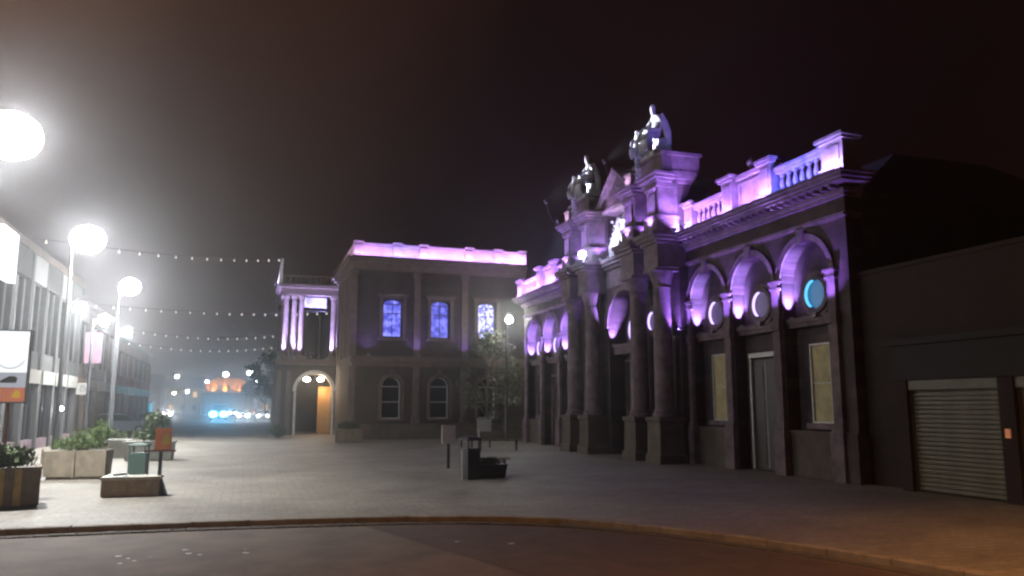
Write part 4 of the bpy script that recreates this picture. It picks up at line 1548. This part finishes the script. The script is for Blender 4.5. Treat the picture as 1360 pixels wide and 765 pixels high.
# wall lamp on the shop front
WL = thing('wall_lamp', 'small white wall lamp on the shop front just above the far planters', 'wall lamp', (-8.9, 44.7, 2.2), world=True)
m = MB()
m.box(-9.0, -8.72, 44.6, 44.8, 1.92, 2.0)
m.build('bracket', GALV, WL)
globe('lamp_globe', (-8.7, 44.6, 1.8), .11, 40, (0.95, 0.98, 1.0), WL)

# ================================================================== FAR END OF THE LANE
def house(x0, x1, y0, y1, h, rh, wm, name, label, lit=None, nwin=4, floors=2, cat='building'):
    B = thing(name, label, cat, ((x0 + x1) / 2, y0, 0), world=True)
    m = MB()
    m.box(x0, x1, y0, y1, -0.1, h)
    m.build('wall', wm, B)
    m = MB()
    ym = (y0 + y1) / 2
    m.loft([[(x0 - .3, y0 - .3, h + .003), (x0 - .3, y1 + .3, h + .003), (x0 - .3, ym, h + rh)], [(x1 + .3, y0 - .3, h + .003), (x1 + .3, y1 + .3, h + .003), (x1 + .3, ym, h + rh)]])
    rf = m.build('roof', SLATE, B)
    m = MB()
    m.box(x0 + .6, x0 + 1.4, ym - .4, ym + .4, h + rh * .4, h + rh + 1)
    m.build('chimney', wm, rf, off=B['_o'])
    T = wall_y(y0)
    for f in range(floors):
        for k in range(nwin):
            c = x0 + (k + .5) * (x1 - x0) / nwin
            z = h * (f + .3) / floors
            m = MB(T)
            m.box(c - .45, c + .45, -.03, -.003, z, z + 1.3)
            pn = m.build('window', lit if lit and (f + k) % 3 == 0 else DARKGL, B)
            m = MB(T)
            m.box(c - .55, c + .55, -.1, -.033, z - .1, z - .01)
            m.box(c - .03, c + .03, -.06, -.033, z, z + 1.3)
            m.build('frame', PAINTW, pn, off=B['_o'])
    return B


WARMW = emis('warm_window', (1.0, 0.55, 0.2), 1.6)
house(-34, -20, 212, 224, 7, 3, REDBR, 'terrace_house', 'dark brick terrace beyond the far road at left', WARMW, 5)
house(-19, -11, 215, 224, 6.5, 3, mat('yellow_stone', (0.4, 0.3, 0.1), .8, .3, 2), 'terrace_house', 'low yellow lit building left of the orange lit hall', WARMW, 3)
house(3, 20, 216, 228, 7.5, 3, BRNST, 'terrace_house', 'dark stone terrace behind the trees at the right of the far road', WARMW, 5)
OH = thing('lit_hall', 'distant hall with an orange floodlit gable above the dark road', 'building', (-5, 205, 0), world=True)
m = MB()
m.box(-10, 1.5, 205, 220, -0.1, 5.2)
m.build('wall', BRNST, OH)
m = MB(wall_y(204.7))
m.prism([(-9.5, 5.22), (1.0, 5.22), (1.0, 7.0), (-1.5, 8.6), (-7, 8.9), (-9.5, 7.2)], 0, 14)
m.build('gable', mat('sandstone_gable', (0.55, 0.36, 0.16), .8, .4, .5), OH)
m = MB(wall_y(204.5))
for k in range(5):
    m.box(-8.6 + k * 2, -7.9 + k * 2, .1, .19, 5.6, 7.0)
m.build('gable_recesses', DOORW, OH)
m = MB()
m.box(-9.7, 1.2, 203.6, 204.66, 5.0, 5.2)
m.build('ledge', LOWST, OH)
for x in (-8, -5, -2):
    flood('floodlight', (x, 203.7, 5.4), (x, 204.7, 7.2), 1000, (1.0, 0.42, 0.08), OH, angle=130, scale=2)


# trees
def leaf_cloud(m, c, rad, n, rs, size=(0.06, 0.14)):
    for _ in range(n):
        while True:
            p = Vector((rs.uniform(-1, 1), rs.uniform(-1, 1), rs.uniform(-1, 1)))
            if p.length < 1:
                break
        p = p * (0.55 + .45 * rs.random())
        p = Vector((c[0] + p.x * rad[0], c[1] + p.y * rad[1], c[2] + p.z * rad[2]))
        s_ = rs.uniform(*size)
        a = Vector((rs.uniform(-1, 1), rs.uniform(-1, 1), rs.uniform(-1, 1))).normalized()
        b_ = a.cross(Vector((rs.uniform(-1, 1), rs.uniform(-1, 1), rs.uniform(-1, 1)))).normalized()
        m.add([tuple(p - a * s_), tuple(p + b_ * s_ * .5), tuple(p + a * s_), tuple(p - b_ * s_ * .5)], [(0, 1, 2, 3)])


def tree(x, y, h, cr, label, seed, leafm, nclump=14, nleaf=130, trunk_h=None, group=None, size=(0.06, .14), name='tree'):
    rs = random.Random(seed)
    Tt = thing(name, label, 'tree', (x, y, 0), group=group)
    th = trunk_h or h * .45
    m = MB()
    m.tube([(0, 0, 0), (.03, .02, th * .5), (0, .05, th), (.05, 0, h * .8)], [h * .022, h * .017, h * .013, h * .005], 8)
    m.build('trunk', BARK, Tt)
    cl = []
    m = MB()
    for k in range(nclump):
        a = rs.uniform(0, 2 * PI)
        zz = rs.uniform(th * .95, h * .93)
        wd = cr * math.sin(min(1, max(.25, (h - zz) / (h - th))) * PI * .6) * rs.uniform(.35, .95)
        p = (wd * math.cos(a), wd * math.sin(a), zz)
        cl.append(p)
        m.tube([(0, 0, max(th * .6, zz - wd * .9)), (p[0] * .5, p[1] * .5, zz - wd * .35), p], [h * .008, h * .005, h * .002], 5)
    m.build('limbs', BARK, Tt)
    m = MB()
    for p in cl:
        rr = cr * rs.uniform(.22, .42)
        leaf_cloud(m, p, (rr, rr, rr * .75), nleaf, rs, size)
    me = bpy.data.meshes.new('crown')
    me.from_pydata(m.v, [], m.f)
    me.materials.append(leafm)
    o = bpy.data.objects.new('crown', me)
    col.objects.link(o)
    o.parent = Tt
    return Tt


tree(13.1, 43.9, 6.7, 2.2, 'small tree with lit leaves between the town hall and the market hall corner', 5, LEAF2, 30, 60, 2.2, size=(.06, .13))
tree(2.2, 74, 7.0, 2.6, 'dark tree just left of the carriage porch beyond the lane', 8, LEAFD, 14, 120, group='dark trees at the end of the lane', size=(.12, .25))
for i, (x, y, h) in enumerate(((6.5, 100, 9), (2.5, 118, 8.5), (9, 128, 10), (-16, 108, 8), (-20, 140, 9), (-24, 168, 9), (5.5, 176, 9))):
    tree(x, y, h, 3.2, ['tall dark tree behind the carriage porch', 'dark round tree right of the blue headlights', 'dark tree far right behind the town hall', 'dark tree behind the red brick terrace', 'dark tree by the far road at left', 'farthest dark tree at left of the road', 'dark tree right of the orange lit hall'][i],
         20 + i, LEAFD, 12, 110, group='dark trees at the end of the lane', size=(.15, .32))
# lamp in the tree beside the town hall
lamp_post(13.98, 42.6, 6.78, 600, 'single lamp post glowing among the leaves beside the market hall corner', r=0.2, hr=0.2, group=None, armlen=0.15, colour=(0.95, 0.97, 0.9))


# ================================================================== VEHICLES
def car(label, loc, rz, colour, kind='car', head=1.0, hc=(0.92, 0.96, 1.0), tail=False, cat=None, hsize=.13, group=None):
    """front faces -y locally"""
    big = kind == 'van'
    C_ = thing('parked_' + kind if not head else kind, label, cat or kind, loc, rz, group=group)
    L, W, Hh = (5.2, 1.95, 2.25) if big else (4.2, 1.75, 1.45)
    pm = mat('paint_%02d%02d%02d' % tuple(int(c * 99) for c in colour), colour, 0.35, spec=.6)
    if big:
        prof = [(-L / 2, .35), (-L / 2, .95), (-L / 2 + .35, 1.15), (-L / 2 + 1.05, 1.3), (-L / 2 + 1.8, 2.15), (-L / 2 + 2.3, Hh), (L / 2 - .1, Hh), (L / 2, 2.0), (L / 2, .35)]
        glass = [(-L / 2 + 1.0, 1.3), (-L / 2 + 1.74, 2.1), (-L / 2 + 2.5, 2.1), (-L / 2 + 2.5, 1.3)]
    else:
        prof = [(-L / 2, .3), (-L / 2, .62), (-L / 2 + .15, .75), (-L / 2 + 1.1, .92), (-L / 2 + 1.75, 1.36), (-L / 2 + 2.2, Hh), (L / 2 - 1.0, Hh - .03), (L / 2 - .25, 1.0), (L / 2, .92), (L / 2, .3)]
        glass = [(-L / 2 + 1.2, .94), (-L / 2 + 1.78, 1.34), (L / 2 - 1.0, 1.36), (L / 2 - .42, .97)]
    def ring_at(x, inset):
        return [(x, y * (1 - inset * .03), z if z < 1.0 else z - inset * .04) for y, z in prof]
    m = MB()
    m.loft([[(-W / 2 + .12, y, z) for y, z in prof]] + [[(x, y, z) for y, z in prof] for x in (-W / 2 + .02, W / 2 - .02)] + [[(W / 2 - .12, y, z) for y, z in prof]][:0])
    m.build('body', pm, C_)
    m = MB()
    for s_ in (-1, 1):
        m.loft([[(s_ * (W / 2 - .018), y, z) for y, z in glass], [(s_ * (W / 2 - .005), y, z) for y, z in glass]])
    a_, b2 = (prof[3], prof[4])
    m.add([(-W / 2 + .14, a_[0] - .02, a_[1] + .03), (W / 2 - .14, a_[0] - .02, a_[1] + .03), (W / 2 - .18, b2[0] - .02, b2[1] + .0), (-W / 2 + .18, b2[0] - .02, b2[1] + .0)], [(0, 1, 2, 3)])
    m.build('windows', DARKGL, C_)
    wme = None
    for s_ in (-1, 1):
        for yy in (-L / 2 + .85, L / 2 - .9):
            m = MB()
            m.disc_x(s_ * (W / 2 - .2), s_ * (W / 2 + .015), yy, .33, .33, 18)
            wh = m.build('wheel', RUBBER, C_)
            m = MB()
            m.disc_x(s_ * (W / 2 + .016), s_ * (W / 2 + .03), yy, .33, .2, 14)
            m.build('rim', STEEL, wh)
    hz = .88 if big else .66
    for s_ in (-1, 1):
        m = MB(wall_y(-L / 2 - .035))
        n = 12
        m.prism([(s_ * (W / 2 - .3) + hsize * 1.3 * math.cos(2 * PI * k / n), hz + hsize * math.sin(2 * PI * k / n)) for k in range(n)], 0, .04)
        hm = m.build('headlight', emis('headlight_glow_%d' % int(hc[0] * 100), hc, 14) if head else STEEL, C_)
        m = MB(wall_y(L / 2))
        m.box(s_ * (W / 2 - .2) - .12, s_ * (W / 2 - .2) + .12, 0, .03, .75, .9)
        m.build('tail_light', emis('tail_glow', (1, .05, .03), 4) if tail else mat('red_lens', (.3, .02, .02), .3), C_)
        if head:
            light('SPOT', 'beam', (s_ * (W / 2 - .3), -L / 2 - .06, hz), 260 * head, hc, hm, target=(s_ * (W / 2 - .3), -L / 2 - 6, hz - .15), size=.12, angle=120, blend=1.0)
    m = MB()
    m.box(-.6, .6, -L / 2 - .03, -L / 2, .38, .55)
    m.build('grille', IRON, C_)
    return C_


car('dark blue van with cyan headlights coming up the far end of the lane', (-3.6, 118, 0), R(2), (0.03, 0.06, 0.22), 'van', 5.0, (0.12, 0.58, 1.0), hsize=.42)
car('white car with bright headlights at the left of the far road', (-13.0, 150, 0), R(4), (0.5, 0.5, 0.5), 'car', 3.0, hsize=.32)
car('silver car with headlights behind the others at the left of the far road', (-17.5, 152, 0), R(6), (0.3, 0.3, 0.32), 'car', 1.0, hsize=.17)
car('dark car with small headlights leftmost on the far road', (-21.5, 150, 0), R(8), (0.08, 0.08, 0.1), 'car', .6, hsize=.15)
car('pale car with bright headlights right of the van', (-0.4, 122, 0), R(2), (0.45, 0.45, 0.45), 'car', 2.0, hsize=.24)
car('white car with one long row of light farthest right of the road', (2.4, 119, 0), R(-3), (0.6, 0.6, 0.6), 'car', 1.0, hsize=.15)
car('dark car behind the van with small headlights', (-2.6, 172, 0), R(2), (0.12, 0.05, 0.05), 'car', 1.0, hsize=.25)
car('red car showing its tail lights in the distance', (0.8, 165, 0), R(180), (0.3, 0.03, 0.03), 'car', 0, tail=True)
car('grey blue car parked in front of the red brick terrace', (-8.1, 60.5, 0), R(92), (0.16, 0.19, 0.25), 'car', 0)
car('dark saloon car parked farther down by the red brick terrace', (-7.6, 74, 0), R(5), (0.05, 0.05, 0.06), 'car', 0)

# teal kiosk
K = thing('kiosk', 'teal kiosk with three small white lights under its roof at the left of the lane', 'kiosk', (-10.5, 86, 0), world=True)
TEAL = mat('teal_paint', (0.02, 0.26, 0.30), 0.5, 0.2, 3)
m = MB()
m.box(-13.5, -9.6, 92.2, 94.5, 0, 2.3)
m.build('cabin', TEAL, K)
m = MB()
m.box(-13.7, -9.4, 91.6, 94.6, 2.303, 2.42)
m.build('roof', IRON, K)
m = MB()
m.box(-13.3, -9.8, 91.9, 92.197, 0.95, 1.02)
m.build('counter', PAINTW, K)
for x in (-13.0, -12.2, -10.3):
    m = MB()
    m.box(x - .3, x + .3, 91.75, 91.9, 2.16, 2.3)
    m.build('strip_lamp', emis('kiosk_lamp', (.8, .97, 1), 9), K)
light('AREA', 'kiosk_light', (-11.7, 91.7, 2.1), 160, (.7, .95, 1), K, target=(-11.7, 92.4, .6), size=3.4, size_y=.1)

# ================================================================== FESTOON LIGHTS
BULB = emis('festoon_bulb', (1.0, 0.93, 0.85), 1.5)


def festoon(p0, p1, sag, n, label, r=0.05):
    p0, p1 = Vector(p0), Vector(p1)
    Fz = thing('festoon_lights', label, 'string lights', tuple(p0), group='festoon strings across the lane')
    d = p1 - p0
    def at(t_):
        return d * t_ + Vector((0, 0, -4 * sag * t_ * (1 - t_)))
    m = MB()
    m.tube([tuple(at(k / 24)) for k in range(25)], 0.012, 4)
    m.build('cable', IRON, Fz)
    me = None
    for k in range(n):
        if me is None:
            q = MB()
            q.lathe(0, 0, [(r * .35, 0), (r * .4, -r), (r, -r * 2), (r * .8, -r * 2.8), (r * .2, -r * 3.2)], 8)
            me = q.mesh('bulb', BULB)
        o = bpy.data.objects.new('bulb', me)
        col.objects.link(o)
        o.parent = Fz
        o.location = at((k + .5) / n) - Vector((0, 0, .02))
    return Fz


festoon((-9.0, 33.5, 8.35), (2.0, 55.9, 12.0), 0.35, 16, 'highest string of festoon bulbs, crossing from the shop block to the porch roof')
festoon((-9.0, 46, 7.3), (5.7, 60, 8.9), 0.3, 20, 'second string of festoon bulbs down the lane, level with the porch columns')
festoon((-9.2, 57, 7.2), (2.1, 66, 7.6), 0.5, 17, 'third string of festoon bulbs down the lane, above the orange lit hall')
festoon((-9.2, 62, 6.6), (2.1, 69, 6.9), 0.5, 17, 'lowest farthest string of festoon bulbs across the lane')


# ================================================================== STREET FURNITURE
def foliage(parent, c, rad, n, seed, m_, size=(.03, .08), name='foliage'):
    rs = random.Random(seed)
    m = MB()
    leaf_cloud(m, c, rad, n, rs, size)
    for k in range(n // 10):
        x, y = c[0] + rs.uniform(-.9, .9) * rad[0], c[1] + rs.uniform(-.9, .9) * rad[1]
        z = c[2] + rad[2] * rs.uniform(.3, 1.25)
        m.add([(x - .012, y, c[2] - rad[2] * .5), (x + .012, y, c[2] - rad[2] * .5), (x + rs.uniform(-.1, .1), y + rs.uniform(-.1, .1), z)], [(0, 1, 2)])
    me = bpy.data.meshes.new(name)
    me.from_pydata(m.v, [], m.f)
    me.materials.append(m_)
    o = bpy.data.objects.new(name, me)
    col.objects.link(o)
    o.parent = parent
    return o


# near left timber planter
PL = thing('timber_planter', 'large timber planter with two bright yellow boards and leafy plants at the left edge', 'planter', (-4.42, 17.85, 0), R(14))
m = MB()
m.box(-.62, .62, -.45, .5, 0.06, .68)
m.build('liner', TIMBERD, PL)
for k in range(9):
    x = -.62 + k * .14
    m = MB()
    m.box(x + .008, x + .13, -.49, -.453, 0.05, .72)
    m.build('board', TIMBER if k in (4, 6) else TIMBERD, PL, label='bright yellow board' if k in (4, 6) else None)
for k in range(7):
    y = -.45 + k * .137
    m = MB()
    m.box(.623, .66, y + .008, y + .13, .05, .72)
    m.build('board', TIMBERD, PL)
m = MB()
m.box(-.66, .68, -.51, -.4, .723, .76)
m.box(.58, .68, -.398, .55, .723, .76)
m.build('rim', TIMBERD, PL)
m = MB()
m.box(-.56, .56, -.38, .45, .683, .71)
m.build('soil', EARTH, PL)
foliage(PL, (0, 0, .92), (.6, .42, .3), 900, 3, LEAF, (.04, .10))
foliage(PL, (-.3, 0.1, 1.2), (.22, .2, .25), 260, 4, LEAF2, (.03, .07), 'flower_stems')
m = MB()
for k in range(8):
    m.lathe(-.15 + .05 * math.cos(k * 2), .0 + .05 * math.sin(k * 2.3), [(.01, 1.36 + k * .02), (.05, 1.40 + k * .02), (.01, 1.44 + k * .02)], 6)
m.tube([(-.15, 0, .8), (-.15, 0, 1.38)], .01, 4)
m.build('pink_flower', mat('petal', (.6, .4, .42), .6), PL)

# concrete planter with low hedge
PL2 = thing('concrete_planter', 'long buff planter with a low green hedge behind the stone seat', 'planter', (-4.2, 24.25, 0), R(-4))
PL2.scale = (.88, 1, 1)
m = MB()
m.loft([[(-.82, -.42, .08), (.82, -.42, .08), (.82, .42, .08), (-.82, .42, .08)], [(-.86, -.46, .74), (.86, -.46, .74), (.86, .46, .74), (-.86, .46, .74)]])
m.box(-.76, .76, -.36, .36, 0, .077)
for x in (-.86, -.01, .84):
    m.box(x - .03, x + .03, -.5, -.462, 0.05, .8)
m.build('box', CONC, PL2)
foliage(PL2, (0, 0, .92), (.8, .38, .22), 1100, 5, LEAF, (.03, .08))
foliage(PL2, (.55, 0, 1.25), (.25, .25, .35), 380, 6, LEAF, (.03, .08), 'shrub')
# dark litter bin behind the stone seat
def litter_bin(x, y, label, h=1.05, w_=.48, d=.45, rz=0, m_=None):
    Bn = thing('litter_bin', label, 'litter bin', (x, y, 0), rz)
    m = MB()
    m.sqlathe(0, 0, [(w_ / 2, d / 2, .05), (w_ / 2, d / 2, h * .72)])
    m.sqlathe(0, 0, [(w_ / 2 - .03, d / 2 - .03, 0), (w_ / 2 - .03, d / 2 - .03, .047)])
    m.build('body', m_ or IRON, Bn)
    m = MB()
    for sx in (-1, 1):
        for sy in (-1, 1):
            m.box(sx * (w_ / 2 - .025) - .02, sx * (w_ / 2 - .025) + .02, sy * (d / 2 - .025) - .02, sy * (d / 2 - .025) + .02, h * .72 + .003, h * .9)
    m.build('posts', m_ or IRON, Bn)
    m = MB()
    m.sqlathe(0, 0, [(w_ / 2 + .02, d / 2 + .02, h * .9 + .003), (w_ / 2 + .02, d / 2 + .02, h * .95), (w_ / 2 - .08, d / 2 - .08, h)])
    m.build('hood', m_ or IRON, Bn)
    return Bn


litter_bin(-2.7, 24.0, 'dark green litter bin standing between the buff planter and the sign post', .92, .44, .42, R(-8), mat('bin_green', (.04, .07, .055), .5, .2, 4))
# stone seat block with white paper
ST = thing('stone_bench', 'low brown stone seat block in front of the litter bin', 'seat', (-2.25, 19.15, 0), R(-2))
m = MB()
m.loft([[(x, y, z) for x, y in ((-.56, -.28), (.56, -.28), (.56, .28), (-.56, .28))] for z in (.02, .36)])
m.loft([[(x, y, z) for x, y in ((-.53, -.25), (.53, -.25), (.53, .25), (-.53, .25))] for z in (.0, .018)])
m.build('block', SEATST, ST)
m = MB()
m.box(-.585, .585, -.3, .3, .363, .42)
m.build('slab', mat('seat_slab', (.36, .33, .27), .7, .3, 5), ST)
PP = MB()
PP.add([(-.45, -.2, .43), (-.05, -.24, .432), (.02, .05, .45), (-.2, .12, .47), (-.42, .08, .436)], [(0, 1, 2, 3, 4)])
PP.add([(-.3, -.1, .47), (0, -.05, .49), (-.05, .12, .455), (-.3, .1, .44)], [(0, 1, 2, 3)])
o = PP.build('paper', mat('paper_white', (.75, .75, .72), .7))
o.location = (-2.35, 19.15, 0)
tag(o, 'crumpled white paper lying on the stone seat', 'paper')
# sign post with orange board
SG = thing('sign_post', 'dark post with a crossbar and a small orange board beside the stone seat', 'sign', (-1.72, 19.15, 0), R(-4))
SG.scale = (1, 1, .94)
m = MB()
m.box(-.035, .035, -.035, .035, 0.05, .98)
m.loft([[(-.16, -.16, 0), (.16, -.16, 0), (.16, .16, 0), (-.16, .16, 0)], [(-.1, -.1, .22), (.1, -.1, .22), (.1, .1, .22), (-.1, .1, .22)], [(-.04, -.04, .42), (.04, -.04, .42), (.04, .04, .42), (-.04, .04, .42)]])
m.build('post', IRON, SG)
m = MB()
m.box(-.34, .3, -.03, .03, .983, 1.03)
m.build('crossbar', mat('rust_red', (.22, .07, .05), .6, .3, 5), SG)
m = MB()
m.box(-.14, .2, -.02, .02, 1.033, 1.52)
m.build('board', mat('orange_board', (.75, .25, .08), .6, .25, 4, emit=(.8, .2, .05), estr=.03), SG)
m = MB()
m.prism([(.0, 1.15), (.17, 1.15), (.17, 1.4), (.06, 1.36)], -.026, -.021)
m.build('yellow_print', mat('board_yellow', (.7, .5, .06), .6), SG)
# further planters
for i, (x, y, wd, lb, pale) in enumerate(((-5.2, 33.5, 2.4, 'pale planter with shrubs in front of the shop fronts', True), (-3.2, 31.5, 1.6, 'pale planter behind the litter bin with dark bushes', True),
                                   (5.25, 43.6, 1.45, 'stone planter with a clipped bush beside the carriage porch', False))):
    Q = thing('stone_planter', lb, 'planter', (x, y, 0), R(-3))
    m = MB()
    m.loft([[(-wd / 2 + .05, -.4, .02), (wd / 2 - .05, -.4, .02), (wd / 2 - .05, .4, .02), (-wd / 2 + .05, .4, .02)], [(-wd / 2, -.45, .62), (wd / 2, -.45, .62), (wd / 2, .45, .62), (-wd / 2, .45, .62)]])
    m.box(-wd / 2 - .04, wd / 2 + .04, -.49, .49, .623, .68)
    m.build('box', mat('pale_planter', (.3, .3, .26), .8, .3, 4) if pale else CONC, Q)
    foliage(Q, (0, 0, .9), (wd / 2 * .9, .36, .25), 700, 30 + i, LEAF if pale else LEAFD, (.04, .09))
    if i == 1:
        foliage(Q, (0.2, 0, 1.35), (.5, .3, .45), 500, 40, LEAF, (.04, .09), 'shrub')
Bs = thing('shrub', 'low dark shrub at the foot of the carriage porch', 'shrub', (1.9, 50.5, 0))
foliage(Bs, (0, 0, .45), (.55, .5, .45), 900, 50, LEAFD, (.05, .1))
# centre: litter bin with lit poster, low benches
litter_bin(5.72, 20.75, 'black litter bin with a pale edge strip in the middle of the square', 1.12, .36, .5, R(10))
m = MB()
m.box(-.02, .02, -.02, .02, 0, .78)
o = m.build('marker_post', PAINTW)
o.location = (5.47, 20.6, 0)
tag(o, 'slim white marker post at the left edge of the central black bin', 'post')
IS = thing('info_board', 'pinkish white notice board on a short leg behind the central bin', 'sign', (6.05, 24.5, 0), R(6))
m = MB()
m.box(-.22, .22, -.03, .03, .75, 1.32)
m.build('board', mat('pink_white_board', (.5, .42, .42), .6, .2, 4), IS)
m = MB()
m.box(-.04, .04, -.03, .03, 0, .748)
m.build('leg', IRON, IS)


def bench(x, y, rz, label, L=1.6, back=True):
    B = thing('bench', label, 'bench', (x, y, 0), rz, group='benches in the square')
    for k in range(4):
        m = MB()
        m.box(-L / 2, L / 2, -.2 + k * .11, -.105 + k * .11, .43, .465)
        m.build('slat', TIMBERD, B)
    for s_ in (-1, 1):
        m = MB()
        m.box(s_ * (L / 2 - .15) - .03, s_ * (L / 2 - .15) + .03, -.18, .2, 0, .427)
        if back:
            m.box(s_ * (L / 2 - .15) - .025, s_ * (L / 2 - .15) + .025, .24, .29, .2, .85)
        m.build('leg', IRON, B)
    if back:
        for k in range(2):
            m = MB()
            m.box(-L / 2, L / 2, .2, .235, .58 + k * .13, .68 + k * .13)
            m.build('back_slat', TIMBERD, B)
    return B


bench(6.55, 21.9, R(-8), 'dark timber bench right of the central black bin', 1.25, False)
bench(10.6, 33.8, R(-10), 'dark bench with a backrest in front of the town hall window', 1.9)
m = MB()
m.box(-.03, .03, -.03, .03, 0, .95)
o = m.build('marker_post', PAINTW)
o.location = (9.45, 32.9, 0)
tag(o, 'slim white marker post left of the farther bench', 'post')
NB = thing('notice_board', 'pale notice panel standing behind the farther bench', 'sign', (10.6, 36.0, 0), R(-5))
m = MB()
m.box(-.33, .33, -.03, .03, .75, 1.32)
m.build('panel', mat('grey_white_board', (.45, .45, .4), .6, .2, 4), NB)
m = MB()
m.box(-.3, -.24, -.025, .025, 0, .748)
m.box(.24, .3, -.025, .025, 0, .748)
m.build('legs', IRON, NB)
# low dark planter beside the bin
m = MB()
LP = thing('low_planter', 'low dark planter with trailing plants beside the central bin', 'planter', (6.35, 21.1, 0))
m.sqlathe(0, 0, [(.36, .3, 0), (.42, .36, .34), (.44, .38, .36)])
m.build('box', IRON, LP)
foliage(LP, (0, 0, .42), (.4, .32, .14), 350, 61, LEAFD, (.03, .07))

# ================================================================== HAZE, added to give the lamps their halo
hm = bpy.data.materials.new('halo_haze')
hm.use_nodes = True
t = hm.node_tree
t.nodes.clear()
out = t.nodes.new('ShaderNodeOutputMaterial')
pv = t.nodes.new('ShaderNodeVolumePrincipled')
pv.inputs['Color'].default_value = (0.9, 0.91, 0.93, 1)
pv.inputs['Density'].default_value = HAZE
pv.inputs['Anisotropy'].default_value = 0.9
t.links.new(pv.outputs[0], out.inputs['Volume'])
m = MB()
m.box(-950, 950, -350, 1550, -1.2, 24)
hz = m.build('haze', hm)
hz['kind'] = 'stuff'
for o in bpy.data.objects:
    if '_o' in o:
        del o['_o']
